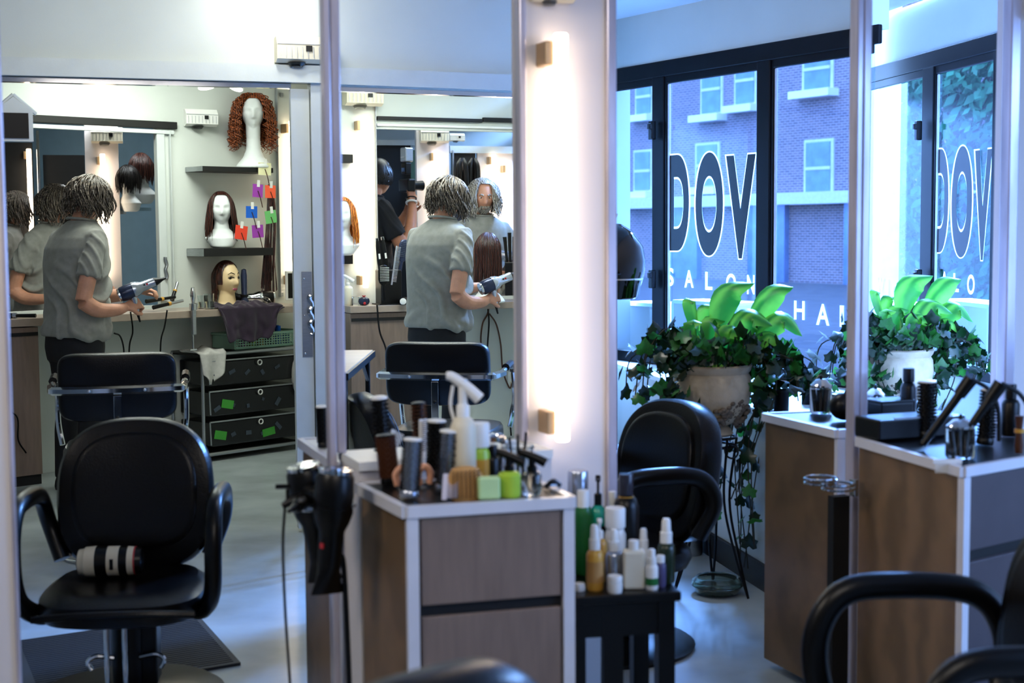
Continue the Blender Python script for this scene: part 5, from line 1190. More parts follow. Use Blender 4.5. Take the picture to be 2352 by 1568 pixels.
# street tree in the last mirror
v = P(2190, 784, 17); t = thing('street_tree', 'leafy green street tree outside, seen in the far right mirror', 'tree', (v.x, v.y, -.15))
MB().tube([(0, 0, 0), (.1, 0, 1.5), (0, .1, 3.2)], [.16, .13, .08], 10).obj('trunk', 'bark', t)
for k in range(5): a = k*1.3; MB().tube([(0, 0, 2.0), (.3*math.cos(a), .4*math.sin(a), 3.0), (.6*math.cos(a), .8*math.sin(a), 3.9)], [.06, .04, .02], 7).obj('branch', 'bark', t)
rnd = random.Random(2); q = MB()
for k in range(7500):
    th, u = rnd.uniform(0, 6.28), rnd.uniform(-1, 1); rr = rnd.uniform(.35, 1)**.5; sx = math.sqrt(1-u*u)
    c = Vector((1.0*rr*sx*math.cos(th), 1.5*rr*sx*math.sin(th), 2.35+2.15*rr*u)); s = rnd.uniform(.04, .085)
    a = Vector((rnd.gauss(0, 1), rnd.gauss(0, 1), rnd.gauss(0, 1))).normalized(); b = a.orthogonal().normalized(); w = a.cross(b)
    q.add([c+b*s*1.5, c+w*s*.6, c-b*s*1.5, c-w*s*.6], [(0, 1, 2, 3)])
o = q.obj('crown', 'foliage', t, False); o['kind'] = 'stuff'
v = P(2030, 784, 11); o = wallbox('wall_outside_pier', Line(pxd(2012, 10.5), pxd(2074, 10.6)), 0, .20, -.1, 3.2, 0, .3, 'stone', 'pale stone pier outside the repeated window')
# white boxes standing outside the glass
for (L, px0, py0, px1, py1, lab) in ((LW, 1424, 696, 1522, 868, 'white empty display case standing outside the left window pane'), (LW, 1545, 692, 1690, 838, 'pale display case outside the lettered window pane'), (LC, 2140, 690, 2268, 800, 'white display case outside the repeated lettered pane'), (LC, 2000, 695, 2110, 800, 'white display case outside the first pane of repeated window')):
    s0, za = L.sz(px0, py0, .2); s1, zb = L.sz(px1, py1, .2); zb = ZB; t = thing('display_case', lab, 'display case', L.pt(0), L.ang)
    MB().box(((s0+s1)/2, .42, (za+zb)/2), (s1-s0, .02, za-zb)).obj('back_board', 'white', t, False)
    MB().box(((s0+s1)/2, .31, zb+.01), (s1-s0, .22, .02)).obj('shelf_board', 'white', t, False); MB().box(((s0+s1)/2, .31, za), (s1-s0, .22, .02)).obj('top_board', 'white', t, False)
    for s in (s0, s1): MB().box((s, .31, (za+zb)/2), (.02, .22, za-zb)).obj('side_board', 'white', t, False)
    MB().box(((s0+s1)/2, .31, -.05), (.2, .2, 2*zb-.0+.1-.2)).obj('stand', 'stone', t, False) if False else None
    MB().box(((s0+s1)/2, .31, (zb-.15)/2), (.25, .2, zb+.15)).obj('stand', 'stone', t, False)
# ------------------------------------------------------------------ potted ivy on its iron stand
def leaf_mesh(name, m, lobes=True):
    q = MB()
    if lobes:
        o = [(0, -.18), (.30, -.40), (.62, -.26), (.58, .06), (.72, .36), (.40, .46), (0, .98), (-.40, .46), (-.72, .36), (-.58, .06), (-.62, -.26), (-.30, -.40)]
        vs = [Vector((0, .1, .10))]+[Vector((x, y, -.12*abs(x)-.10*max(0, y-.3))) for (x, y) in o]
        q.add(vs, [(0, k, k+1) for k in range(1, 12)]+[(0, 12, 1)])
    return q.mesh(name, m)
IVY = [leaf_mesh('ivy_leaf', 'leaf'), leaf_mesh('ivy_leaf_light', 'leaf2')]
def broad_leaf(q0, q1, q2, width, n=10):
    """curved pointed leaf blade along a path base -> middle -> tip"""
    pts = bez([q0, q1, q2], n//2); q = MB(); vs = []; fs = []; m = len(pts)-1
    for i, p in enumerate(pts):
        t = (pts[min(i+1, m)]-pts[max(i-1, 0)]).normalized(); sd = t.cross(Vector((.15, -.55, .8))).normalized(); u = i/m
        w = width*math.sin(math.pi*min(1, u**.75))**.8*(1 if u < .98 else 0); nn = sd.cross(t)
        for k, f in enumerate((-1, -.5, 0, .5, 1)): vs.append(p+sd*w*f-nn*abs(f)**1.5*w*.35)
    for i in range(m):
        for k in range(4): fs.append((i*5+k, i*5+k+1, (i+1)*5+k+1, (i+1)*5+k))
    q.add(vs, fs); return q
def potted_ivy(label, loc, zrim=.92, seed=1):
    t = thing('potted_ivy', label, 'potted plant', loc, 0, 'potted ivy and its reflection'); rnd = random.Random(seed); zb = zrim-.285
    MB().lathe([(.075, zb), (.085, zb+.01), (.072, zb+.03), (.06, zb+.04), (.105, zb+.062), (.142, zb+.115), (.157, zb+.18), (.152, zb+.235), (.143, zb+.25), (.152, zb+.262), (.158, zb+.28), (.150, zb+.286), (.140, zb+.27)], n=40, cap=False).obj('pot', 'pot', t)
    q = MB()
    for k in range(280):
        a = rnd.uniform(0, 6.28); u = rnd.random()**1.3; z = zb+.058+u*.075; r = .100+.046*u**.7
        q.ell((r*math.cos(a), r*math.sin(a), z+.02*math.sin(a*5)), (.013, .013, .010), 6, 4)
    q.obj('relief_band', 'potd', t)['kind'] = 'stuff'
    MB().lathe([(.001, zrim-.03), (.14, zrim-.03)], n=24, cap=False).obj('soil', 'soil', t)
    # ivy
    def ivy(parent, p, s, d=None):
        az = rnd.uniform(0, 6.28); Mx = Matrix.Translation(p) @ Matrix.Rotation(az if d is None else d, 4, 'Z') @ Matrix.Rotation(R(rnd.uniform(25, 100)), 4, 'X') @ Matrix.Rotation(rnd.uniform(-.6, .6), 4, 'Y') @ Matrix.Diagonal((s, s, s, 1))
        linkchild('ivy_leaf', IVY[0 if rnd.random() < .68 else 1], parent, Mx)
    vines = []
    for k in range(24):   # bushy arcs round the rim
        a = k/24*6.283+rnd.uniform(-.2, .2); r2 = rnd.uniform(.24, .36) if math.sin(a) > -.45 else rnd.uniform(.15, .2); up = rnd.uniform(.04, .16); rr = Vector((math.cos(a), math.sin(a)*.8, 0)); front = math.sin(a) < -.45
        vines.append(bez([rr*.08+Vector((0, 0, zrim-.02)), rr*.18+Vector((0, 0, zrim+up)), rr*r2+Vector((0, 0, zrim+up*.4)), rr*(r2+.03)+Vector((0, 0, zrim+(.03 if front else -rnd.uniform(.04, .16))))], 6))
    for k in range(15):   # long trails to the side and down
        x = .08+.019*k if k < 10 else .12+.06*(k-9); y = rnd.uniform(-.10, .14); zz = rnd.uniform(.06, .42) if k < 10 else rnd.uniform(.77, .86)
        vines.append(bez([Vector((.08, y*.4, zrim)), Vector((x*.75+.06, y*.7, zrim+.02)), Vector((x+.02, y, zrim-.12)), Vector((x+rnd.uniform(-.08, .03), y, (zrim+zz)/2)), Vector((x+rnd.uniform(-.12, .02), y, zz))], 8))
    for k in range(4):
        x = -.12-.02*k; vines.append(bez([Vector((-.06, -.06, zrim)), Vector((x-.03, -.12, zrim)), Vector((x-.02, -.13, zrim-.12)), Vector((x+.02, -.13, zrim-.2-.03*k))], 7))
    for pth in vines:
        v_ = MB().tube(pth, .0028, 5).obj('vine', 'vine', t); n = len(pth); step = 3
        for i in range(3, n, step):
            ivy(v_, pth[i]+Vector((rnd.uniform(-.02, .02), rnd.uniform(-.025, .0), rnd.uniform(-.015, .02))), rnd.uniform(.034, .058))
            if n < 26 and rnd.random() < .8: ivy(v_, pth[i]+Vector((rnd.uniform(-.05, .05), rnd.uniform(-.06, .02), rnd.uniform(-.03, .05))), rnd.uniform(.032, .054))
    k = 5.6/F   # broad leaves, offsets from the rim centre in photo pixels
    for (bx, bz, mx, mz, ex, ez, w, dy) in ((10, 20, 12, 130, 98, 193, .040, 0), (60, 30, 125, 130, 192, 182, .036, .03), (20, 20, 60, 100, 132, 96, .045, -.05), (80, 30, 140, 105, 205, 70, .042, -.02), (-10, 20, -48, 110, -42, 150, .022, .04), (0, 20, -20, 90, 10, 138, .022, .05), (-20, 10, -60, 60, -30, 105, .024, -.06), (30, 10, 25, 60, 60, 75, .034, -.08), (50, 10, 110, 60, 155, 40, .030, -.06), (-5, 10, -10, 70, 30, 105, .03, 0)):
        p0, p1, p2 = Vector((bx*k*.3, dy*.5, zrim-.02)), Vector((mx*k, dy, zrim+mz*k)), Vector((ex*k, dy*1.4, zrim+ez*k)); bm_ = p0.lerp(p1, .62)
        lf = broad_leaf(bm_, p1.lerp(p2, .35)+Vector((-.004, 0, .030)), p2+Vector((0, 0, -.012)), w*1.45).obj('broad_leaf', 'hosta', t); MB().tube([p0, p0.lerp(p1, .4), bm_], [.006, .005, .004], 6).obj('stalk', 'stem', lf)
    return t
PD = P(1636, 784, 5.62); pl1 = potted_ivy('stone pot of trailing ivy and broad leaves on an iron stand', (PD.x, PD.y, 0))
def iron_stand(label, loc, zt=.63):
    t = thing('plant_stand', label, 'plant stand', loc, 0, 'iron plant stands')
    for z, r in ((zt, .095), (zt-.035, .09)): MB().tube([(r*math.cos(a), r*math.sin(a), z) for a in [2*math.pi*j/28 for j in range(29)]], .006, 6, cap=False).obj('ring', 'iron', t)
    for k in range(3):
        a = R(200+120*k); c, s = math.cos(a), math.sin(a); n = Vector((-s, c, 0))
        for e in (-1, 1): MB().tube(bez([Vector((.092*c, .092*s, zt))+n*.035*e, Vector((.07*c, .07*s, zt*.6))+n*.02*e, Vector((.12*c, .12*s, zt*.25))+n*.012*e, Vector((.17*c, .17*s, .0))], 6), .0055, 6).obj('leg', 'iron', t)
        MB().tube([Vector((.09*c, .09*s, zt-.05))+Vector((.03*c*math.cos(b)*1, .03*s*math.cos(b), .03*math.sin(b))) for b in [2*math.pi*j/16 for j in range(17)]], .004, 5, cap=False).obj('scroll', 'iron', t)
    return t
st1 = iron_stand('wrought iron stand under the ivy pot', (PD.x, PD.y, 0))
# glass bowl on the floor, metal canister behind
v = G(1647, 1362); t = thing('glass_bowl', 'shallow green glass water bowl on the floor by the plant stand', 'bowl', v)
MB().lathe([(.06, 0), (.085, .008), (.103, .035), (.100, .055), (.085, .068), (.078, .066), (.092, .05), (.094, .035), (.07, .012), (.001, .010)], n=36).obj('bowl', mat('green_tint_glass', '#cfe2d2', .03, trans=.96, var=.02), t); MB().lathe([(.001, .030), (.090, .030)], n=28, cap=False).obj('water', 'glass', t)
v = P(1585, 784, 6.3); t = thing('metal_canister', 'tall silvery metal bin behind the plant stand', 'bin', (v.x, v.y, 0)); zt = P(1585, 1035, 6.3).z
MB().lathe([(.055, 0), (.058, .01), (.058, zt-.03), (.062, zt-.025), (.062, zt), (.05, zt)], n=28).obj('body', 'steel', t); MB().lathe([(.05, zt-.004), (.045, zt+.02), (.001, zt+.03)], n=24).obj('lid', 'chrome', t)
# hood dryer
v = P(1398, 784, 5.75); zc = P(1398, 600, 5.75).z; t = thing('hood_dryer', 'glossy black hood hair dryer at the edge of the tall mirror', 'hood dryer', (v.x, v.y, 0))
MB().lathe([(.001, .155), (.05, .15), (.10, .12), (.14, .06), (.15, 0), (.145, -.05), (.13, -.10), (.12, -.145), (.11, -.15), (.115, -.10), (.13, 0), (.12, .06), (.08, .12), (.001, .14)], (0, 0, zc), 36, cap=False).obj('hood', mat('gloss_black', '#05060a', .06, var=.1, spec=.8), t)
MB().tube([(.135*math.cos(a), .135*math.sin(a), zc-.07) for a in [2*math.pi*j/40 for j in range(41)]], .006, 6, cap=False).obj('trim_ring', 'chrome', t)
MB().box((-.01, .02, (zc-.15)/2+.28), (.09, .07, zc-.15-.56+.02), bev=.01).obj('post', 'blackm', t, smooth=False)
MB().box((.05, .03, .56/2+.0), (.26, .25, .56), bev=.012).obj('pedestal', mat('blue_black_plastic', '#0b1020', .4), t, smooth=False)
tp = thing('spiral_finial', 'small white ribbed finial above the hood dryer', 'finial', P(1411, 498, 5.9)); MB().lathe([(.012, 0), (.016, .012), (.009, .014), (.011, .028), (.0085, .03), (.010, .045), (.0075, .047), (.009, .06), (.0065, .062), (.007, .078), (.001, .1)], n=16).obj('cone', 'white', tp); MB().cyl((0, 0, -.25), (0, 0, 0), .004).obj('rod', 'white', tp)
# swivel chair in the tall mirror
swivel_chair('black salon chair turned sideways in the tall mirror', (.34, 4.90, 0), R(-58))
# things standing on the window ledge
for k, (px, py, h) in enumerate(((1858, 880, .12), (1795, 868, .09), (1928, 905, .10))):
    v = P(px, py, 5.9-.25*k); o = MB(); 
    t = thing('ledge_canister', ('dark tin on the ledge right of the ivy', 'dark tin on the ledge behind the ivy trails', 'dark tin on the ledge by the mirror edge')[k], 'tin', (v.x, v.y, .722), 0, 'dark tins on the ledge')
    MB().lathe([(.03, 0), (.031, h*.9), (.028, h*.92)], n=18).obj('can', 'winblack', t); MB().lathe([(.031, h*.9), (.031, h), (.02, h*1.02)], n=18).obj('lid', 'black', t)
# plant repeated in last mirror
v = P(2062, 784, 6.3); pl2 = copy_tree(pl1); place(pl2, (v.x, v.y, 0), R(12), 'potted ivy repeated in the far right mirror')
s2 = copy_tree(st1); place(s2, (v.x, v.y, 0), R(12), 'iron stand under the ivy in the far right mirror')
# ================================================================== real foreground: stations, bottles, chairs
q_ = LM.at(1268, 550); tube_lamp('big lit tube lamp on the white pilaster', (q_.x, q_.y, q_.z), LM.ang, (1008-92)*mpp(q_.y)*1.0)
q_ = LM.at(1262, -18); emergency_light('emergency light above the big tube lamp, cut by the picture top', (q_.x, q_.y, q_.z), LM.ang, .5)
q_ = LM.at(2425, 10); emergency_light('pale wall unit at the upper right corner of the picture', (q_.x, q_.y, q_.z), LM.ang, .9)
CT = .85
def gz(px, py, z=CT): v = G(px, py, z); return (v.x, v.y)
FL, FR, BLc = gz(935, 1163), gz(1318, 1140), gz(826, 1108); BRc = (FR[0]+BLc[0]-FL[0]+.03, FR[1]+BLc[1]-FL[1])
cb1 = cabinet('brown drawer cabinet crowded with brushes, white edged front', FL, FR, BLc, BRc, CT, drawers=(.0, .195, .222, .80))
a, b = gz(775, 1062), gz(692, 1006)
cabinet('narrow brown cabinet side left of the brush cabinet, seen in mirror', (a[0], a[1]), (a[0]+.02, a[1]+.004), b, (b[0]+.10, b[1]+.02), CT, front=False, name='mirrored_cabinet', top='white')
FL2, FR2, BL2 = gz(2215, 1072), gz(2520, 1020), gz(1972, 1003); BR2 = (FR2[0]+BL2[0]-FL2[0], FR2[1]+BL2[1]-FL2[1])
cb2 = cabinet('brown drawer cabinet at right with dark tools on top', FL2, FR2, BL2, BR2, CT, drawers=(.0, .19, .22, .80), m_front=mat('dark_laminate', '#4c4448', .4))
a, b = gz(1924, 986), gz(1756, 948)
cabinet('mirrored side of the right cabinet beside the ivy', a, (a[0]+.12, a[1]+.03), b, (b[0]+.3, b[1]+.08), CT, front=False, name='mirrored_cabinet')
# --- on the brush cabinet. helper: stand a thing on the top under a pixel
def on1(px, py, z=CT): v = G(px, py, z); return Vector((v.x, v.y, z))
K1 = mpp(3.25)
for (px, pb, top, w, m, bmm, tilt, lab) in ((940, 1142, 1005, 46, 'silver', 'black', (R(-3), R(4)), 'silver round brush standing at the front corner of the brush cabinet'), (1020, 1128, 985, 42, 'silver', 'black', (0, R(5)), 'silver round brush right of the front corner one'), (884, 1075, 908, 40, 'black', 'black', (0, R(-4)), 'black round brush with white cap at the left rear'), (970, 1070, 922, 34, 'black', 'brownp', (0, R(-3)), 'dark thin round brush standing behind the silver ones'), (1000, 1095, 962, 44, 'black', 'black', (0, R(2)), 'wide black round brush with pale cap in the middle'), (896, 1110, 995, 44, 'brownp', 'brownp', (0, R(-5)), 'brown round brush behind the front corner brush'), (1052, 1110, 1020, 36, 'amber', 'brownp', (0, R(2)), 'amber brown brush right of the silver brushes')):
    v = on1(px, pb); k = mpp(v.y); round_brush(lab, v, tilt, (pb-top)*k, w*k/2, m, bmm)
v = P(744, 1010, 3.95); round_brush('black bristle round brush behind the mirror edge', (v.x, v.y, CT), (0, R(-2)), (1015-918)*mpp(3.95), .018, 'black', 'black')
v = on1(1072, 1148); paddle_brush('tan wooden paddle brush lying at the cabinet front edge', (v.x, v.y, CT-.08), R(8), .155, 'tan', (R(-10), 0), 'brownp')
v = on1(905, 1075); comb('white comb leaning at the left of the brushes', (v.x-.05, v.y, CT), R(15), .11, 'white', (0, R(28)))
v = on1(955, 1100); comb('pale comb standing between the round brushes', (v.x+.01, v.y+.05, CT), R(60), .14, 'white', (0, 0))
v = on1(1065, 1125); bottle('large milky spray bottle with white trigger head', v, .030, .275, 'cream', 'white', 'trigger', .015, .10, name='spray_bottle')
v = on1(1102, 1120); bottle('bottle with big white cap and yellow label', v, .024, .155, 'lime', 'white', 'cap', .024, .055, .9, lab='amber')
v = on1(1130, 1118); bottle('black bottle among the sprays on the brush cabinet', v, .018, .10, 'black', 'black', 'cap', .014)
v = on1(1170, 1140); bottle('green spray bottle with black trigger', v, .026, .105, 'lime', 'black', 'trigger', .012, .045, name='spray_bottle')
v = on1(1222, 1135); bottle('clear spray bottle with black trigger at the right', v, .022, .10, 'glass', 'black', 'trigger', .012, .045, name='spray_bottle')
v = on1(1122, 1145); o = MB().box((0, 0, .025), (.05, .03, .05), bev=.004).obj('green_box', mat('pale_green_card', '#b8d89a', .6), loc=v, smooth=False, rz=R(12)); tag(o, 'small pale green carton between paddle brush and spray', 'carton')
v = on1(1190, 1110); t = thing('glass_jar', 'clear open glass jar behind the black triggers', 'jar', v); MB().lathe([(.03, 0), (.036, .005), (.038, .085), (.042, .09), (.040, .092), (.034, .085), (.033, .008), (.001, .006)], n=28).obj('jar', 'glass', t)
for k in range(3): MB().cyl((-.01+.01*k, .005, .01), (-.02+.02*k, .01, .11+.006*k), .0035).obj('stick', 'black', t)
v = on1(1140, 1075); t = thing('glass_jar', 'small chrome-lidded jar at the rear of the brush cabinet', 'jar', v); MB().lathe([(.022, 0), (.024, .005), (.024, .07)], n=20).obj('jar', 'glass', t); MB().lathe([(.025, .07), (.025, .082), (.012, .09)], n=20).obj('lid', 'chrome', t)
v = on1(1165, 1072); o = MB().box((0, 0, .035), (.045, .01, .07), bev=.002).obj('price_card', 'white', loc=v, smooth=False, rz=R(20)); tag(o, 'small white card standing behind the bottles', 'card')
for k, (px, py, lab) in enumerate(((925, 1118, 'peach hair clip left of the front silver brush'), (975, 1115, 'peach hair clip right of the front silver brush'))):
    v = on1(px, py); t = thing('hair_clip', lab, 'hair clip', v, R(20*k), 'peach hair clips')
    q = MB(); q.tube(bez([(-.012, 0, .004), (-.016, 0, .03), (0, 0, .046), (.014, 0, .03), (.012, 0, .004)], 5), .0085, 8); q.obj('jaw', 'pinkc', t); MB().cyl((-.012, 0, .006), (.012, 0, .006), .005).obj('spring', 'steel', t)
v = on1(1030, 1150); comb('pale lilac comb lying at the front edge', (v.x-.01, v.y+.01, CT), R(-10), .06, mat('lilac_plastic', '#cfd0ea', .4), (R(-20), 0))
v = on1(1270, 1120); t = thing('hair_clip', 'small dark clip at the right end of the brush cabinet', 'hair clip', v, R(30)); MB().tube(bez([(-.02, 0, .004), (0, 0, .016), (.02, 0, .004)], 5), .006, 8).obj('jaw', 'black', t); MB().cyl((-.008, 0, .006), (.008, 0, .006), .004).obj('spring', 'steel', t)
# --- dryers in the holder at the cabinet side
hp = P(742, 1120, 3.30); t = thing('dryer_holder', 'black wall rack holding hair dryers at the cabinet side', 'holder', hp, LM.ang)
MB().box((0, .03, .0), (.11, .012, .09), bev=.003).obj('plate', 'black', t, smooth=False)
for x in (-.03, .035): MB().tube([(x+.034*math.cos(a), -.02+.034*math.sin(a), -.04) for a in [2*math.pi*j/24 for j in range(25)]], .005, 6, cap=False).obj('ring', 'chrome', t)
MB().tube([(0, .03, .0), (-.1, .06, .0)], .006, 6).obj('arm', 'black', t)
for k, (px, py, ang, lab) in enumerate(((712, 1150, 80, 'black hair dryer hanging in the rack, nearer the mirror'), (765, 1165, 95, 'black hair dryer hanging in the rack, nearer the cabinet'))):
    d = hair_dryer(lab, body='black', rear='black', s=1.0, group='black dryers in the rack'); d.location = P(px, py, 3.35-.12*k); d.rotation_euler = (R(75 if k else -60), R(ang), R(25))
v = P(672, 1150, 3.3); t = thing('dryer_plug', 'black plug with red ring beside the hanging dryers', 'plug', v, R(20)); MB().tube([(-.025, 0, -.01), (.0, 0, 0), (.03, 0, .004)], [.006, .016, .018], 12).obj('plug_body', 'black', t); MB().tube([(.026, 0, .003), (.033, 0, .004)], .019, 12).obj('ring', 'red', t); MB().cyl((-.012, 0, 0), (-.012, 0, .03), .004).obj('prong', 'black', t)
cord('thin black cord hanging from the plug down to the floor', [P(x, y, 3.3) for (x, y) in ((655, 1160), (650, 1250), (655, 1400), (668, 1600), (675, 1750))], .0035)
cord('thick black cord hanging beside the brush cabinet', [P(x, y, 3.25) for (x, y) in ((778, 1275), (788, 1290), (795, 1400), (803, 1600), (806, 1750))], .0065)
# --- little black table with bottles
TZ = .565
tr, tf, tl, tb = G(1566, 1358, TZ), G(1300, 1372, TZ), G(1320, 1290, TZ), G(1560, 1290, TZ)
ang = math.atan2(tr.y-tf.y, tr.x-tf.x); wt = (tr-tf).length; t = thing('side_table', 'small black table full of hair product bottles', 'table', (tf.x, tf.y, 0), ang); dt = .30
MB().box((wt/2, dt/2, TZ-.012), (wt, dt, .024), bev=.004).obj('tabletop', 'black', t, smooth=False)
MB().box((wt/2, .025, TZ-.065), (wt-.03, .018, .085)).obj('apron', 'black', t, False); MB().box((wt/2, dt-.025, TZ-.065), (wt-.03, .018, .085)).obj('apron', 'black', t, False)
for x in (.03, wt-.035):
    for y in (.03, dt-.03): MB().box((x, y, (TZ-.024)/2), (.042, .042, TZ-.024)).obj('leg', 'black', t, False)
MB().box((wt*.42, .03, (TZ-.024)/2), (.05, .03, TZ-.024)).obj('leg', 'black', t, False)
def ont(px, row):  # row 0 front .. 3 back
    d = 3.42+.07*row; v = P(px, 1300, d); return Vector((v.x, v.y, TZ))
def bh(px, top, row): return P(px, top, 3.42+.07*row).z-TZ
specs = [(1340, 1125, 3, 24, 'green', 'white', 'cap', 14, 'tall green bottle with white cap beside the cabinet edge', dict(neck=.7)),
 (1328, 1080, 3.6, 26, 'silver', 'silver', 'cap', 24, 'tall silver-capped canister behind the green bottle', dict(neck=.95)),
 (1374, 1090, 3.2, 20, 'teal', 'black', 'pump', 9, 'teal bottle with black pump', dict(lab='black')),
 (1407, 1128, 3.5, 15, 'green', 'white', 'cap', 9, 'dark green bottle with small white cap, back row', {}),
 (1438, 1088, 3, 30, 'black', mat('smoky_cap', '#2a2a34', .15, var=.1), 'cap', 17, 'tall black bottle with smoky cap and gold print', dict(lab=None)),
 (1413, 1165, 2.2, 25, 'white', 'white', 'cap', 24, 'big plain white bottle in the middle of the table', dict(neck=.95)),
 (1377, 1190, 1.8, 17, 'amber', 'white', 'pump', 9, 'golden bottle with white pump behind the gold one', {}),
 (1366, 1205, .6, 20, 'amber', 'white', 'mist', 13, 'gold bottle with clear white cap in the front row', dict(lab='tan')),
 (1410, 1215, 1.2, 21, 'silver', 'white', 'mist', 13, 'grey translucent bottle behind the white jar', {}),
 (1455, 1240, .8, 25, 'cream', 'white', 'cap', 12, 'cream square bottle with white cap', dict(box=True)),
 (1478, 1213, 1.9, 15, 'white', 'white', 'mist', 11, 'slim white bottle behind the cream square one', {}),
 (1497, 1260, .6, 15, 'white', 'white', 'mist', 11, 'small white bottle with green print in the front row', dict(lab=None)),
 (1517, 1275, 1.0, 13, mat('violet_plastic', '#4a4468', .3), 'white', 'cap', 10, 'small violet bottle with white cap', {}),
 (1530, 1190, 1.6, 21, mat('dark_green_plastic', '#1c2a1a', .25), 'white', 'mist', 14, 'dark green bottle with white sprayer at the table end', dict(lab=None))]
for (px, top, row, w, m, cm, kind, cr, lab, kw) in specs:
    k = mpp(3.42+.07*row); h = bh(px, top, row); ch_ = {'cap': .2, 'pump': .3, 'mist': .36}[kind]
    if px in (1328, 1413): ch_ = .26
    b_ = bottle(lab, ont(px, row), w*k, h, m, cm, kind, cr*k, h*ch_, **kw)
    if px == 1497: MB().lathe([(w*k*1.02, .012), (w*k*1.02, .03)], n=20, cap=False).obj('green_print', 'green', b_)
    if px == 1438: MB().lathe([(w*k*.62, h*.765), (w*k*.64, h*.78)], n=24, cap=False).obj('gold_band', 'amber', b_)
v = ont(1412, .2); bottle('low white jar in front of the grey bottle', v, 19*K1, 42*K1, 'white', 'white', 'cap', 19*K1, .012, .9, name='jar', cat='jar')
v = ont(1330, .5); bottle('flat white lid lying by the cabinet edge', v, 16*K1, 18*K1, 'white', 'white', 'cap', 15*K1, .006, .9, name='jar', cat='jar')
# --- on the right cabinet
def on2(px, py): v = G(px, py, CT); return Vector((v.x, v.y, CT))
for (px, py, h, r, lab) in ((2205, 1050, .105, .038, 'clear glass jar with chrome lid at the front of the right cabinet'), (1885, 948, .115, .036, 'clear glass jar with chrome lid behind the right mirror edge'), (2010, 962, .10, .03, 'glass jar half hidden behind the mirror edge')):
    v = on2(px, py); t = thing('glass_jar', lab, 'jar', v, 0, 'glass jars with chrome lids')
    MB().lathe([(r*.9, 0), (r, .006), (r, h*.72), (r*.9, h*.75)], n=28).obj('jar', 'glass', t); MB().lathe([(r*.95, h*.75), (r*.97, h*.8), (r*.5, h*.95), (r*.15, h*.98)], n=24).obj('lid', 'chrome', t); MB().ell((0, 0, h*1.02), (.006, .006, .008), 10, 8).obj('knob', 'black', t)
    for k in range(3): MB().cyl((-.012+.01*k, 0, .008), (-.016+.014*k, .006, h*.68), .006).obj('clip', 'black', t)
v = on2(2262, 1020); round_brush('black round brush standing right of the front jar', v, (0, R(4)), .155, .024, 'black', 'black')
v = on2(2128, 1005); round_brush('large black round brush in the middle of the right cabinet', v, (0, 0), .165, .026, 'black', 'black')
for k, (a, b, lab) in enumerate((((2120, 1020), (2230, 870), 'black curling iron propped on the right cabinet, rear one'), ((2190, 1020), (2300, 880), 'black curling iron propped on the right cabinet, front one'))):
    d0 = 3.85-.12*k; p0, p1 = P(a[0], a[1], d0), P(b[0], b[1], d0-.02); p0.z = CT+.012; t = thing('curling_iron', lab, 'curling iron', p0, 0, 'curling irons on the right cabinet'); dd = p1-p0
    MB().tube([(0, 0, 0), dd*.75], [.010, .012], 10).obj('barrel', 'black', t); MB().tube([dd*.75, dd], [.017, .020], 12).obj('handle', 'black', t); MB().tube(bez([dd*1.0, dd+Vector((.05, 0, -.03)), dd+Vector((.075, 0, -.08)), dd+Vector((.08, 0, -.17))], 5), .006, 7).obj('cord', 'black', t)
v = on2(2090, 1000); t = thing('tool_tray', 'low black tool tray on the right cabinet', 'tray', v, LM.ang); MB().box((0, 0, .03), (.30, .12, .06), bev=.006).obj('tray_body', 'black', t, smooth=False); MB().box((0, -.06, .062), (.2, .004, .006)).obj('steel_rim', 'steel', t, False)
v = on2(1940, 965); t = thing('hair_dryer_stand', 'black clump of dryers and clips at the mirror edge', 'hair dryer', v); MB().ell((0, 0, .045), (.05, .04, .045), 14, 10).obj('motor_housing', 'black', t); MB().tube([(0, 0, .05), (.02, -.02, .11), (.0, -.02, .15)], [.02, .016, .02], 10).obj('handle', 'black', t)
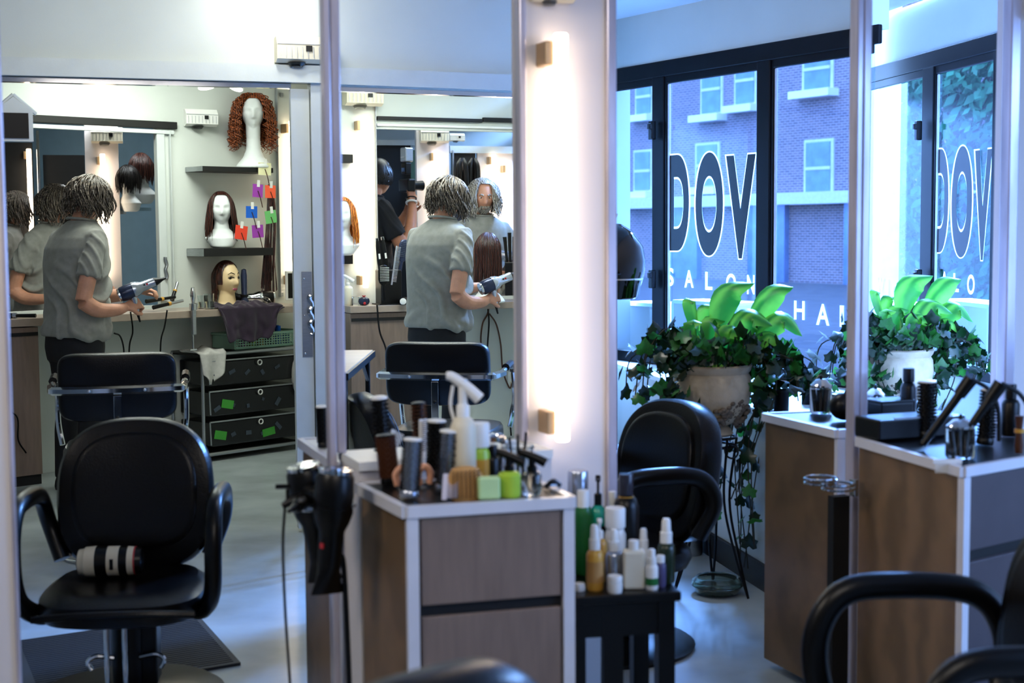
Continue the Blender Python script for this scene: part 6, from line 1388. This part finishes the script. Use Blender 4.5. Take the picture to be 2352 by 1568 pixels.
v = on2(2340, 1040); t = thing('wooden_brush', 'brown wooden brush handle at the right picture edge', 'brush', v); MB().lathe([(.010, 0), (.012, .02), (.008, .06), (.012, .10)], n=14).obj('handle', 'brownp', t); MB().lathe([(.013, .055), (.013, .065)], n=14).obj('ferrule', 'amber', t); 
v = on2(2190, 1066); comb('clear comb lying along the front edge of the right cabinet', (v.x-.05, v.y+.01, CT+.006), R(0), .075, 'white', (0, R(90)))
# ring holder at the mirror edge
t = thing('ring_holder', 'chrome double ring tool holder at the mirror edge', 'holder', P(1958, 1112, 4.05), LM.ang)
for (px, py) in ((1885, 1098), (1925, 1112)):
    c = P(px, py, 4.0)-Vector(t.location); c, s = Vector((c.x*math.cos(-LM.ang)-c.y*math.sin(-LM.ang), c.x*math.sin(-LM.ang)+c.y*math.cos(-LM.ang), c.z)), 0
    for dz in (0, -.012): MB().tube([c+Vector((.045*math.cos(a), .045*math.sin(a), dz)) for a in [2*math.pi*j/28 for j in range(29)]], .004, 6, cap=False).obj('ring', 'chrome', t)
MB().box((.005, .0, -.01), (.012, .03, .05), bev=.002).obj('bracket', 'chrome', t, smooth=False)
MB().box((-.012, .05, -.48), (.055, .03, .88)).obj('gap_shade', 'blackm', t, False)  # shade of the gap behind the cabinet, put in as a black strip
# --- real chairs in front
swivel_chair('black salon chair top at the bottom edge, seen from behind', (-.31, 2.16, 0), R(220))
v = P(2165, 784, 2.90); swivel_chair('black salon chair at the lower right corner with loop armrest', (v.x+.06, v.y, 0), R(-82))

# more dark tools on the right cabinet
v = on2(2100, 985); bottle('tall black spray can standing behind the tool tray', (v.x+.02, v.y+.14, CT), .024, .17, 'black', 'black', 'cap', .018, .04)
v = on2(2320, 1000); bottle('black bottle at the right rear of the right cabinet', v, .026, .15, 'black', 'black', 'cap', .016, .04)
v = on2(1985, 975); t = thing('clip_box', 'low black box of clips beside the mirror edge', 'box', (v.x+.08, v.y+.02, CT), LM.ang); MB().box((0, 0, .035), (.12, .09, .07), bev=.006).obj('box_body', 'black', t, smooth=False); MB().box((0, 0, .073), (.124, .094, .008), bev=.003).obj('box_lid', 'black', t, smooth=False)
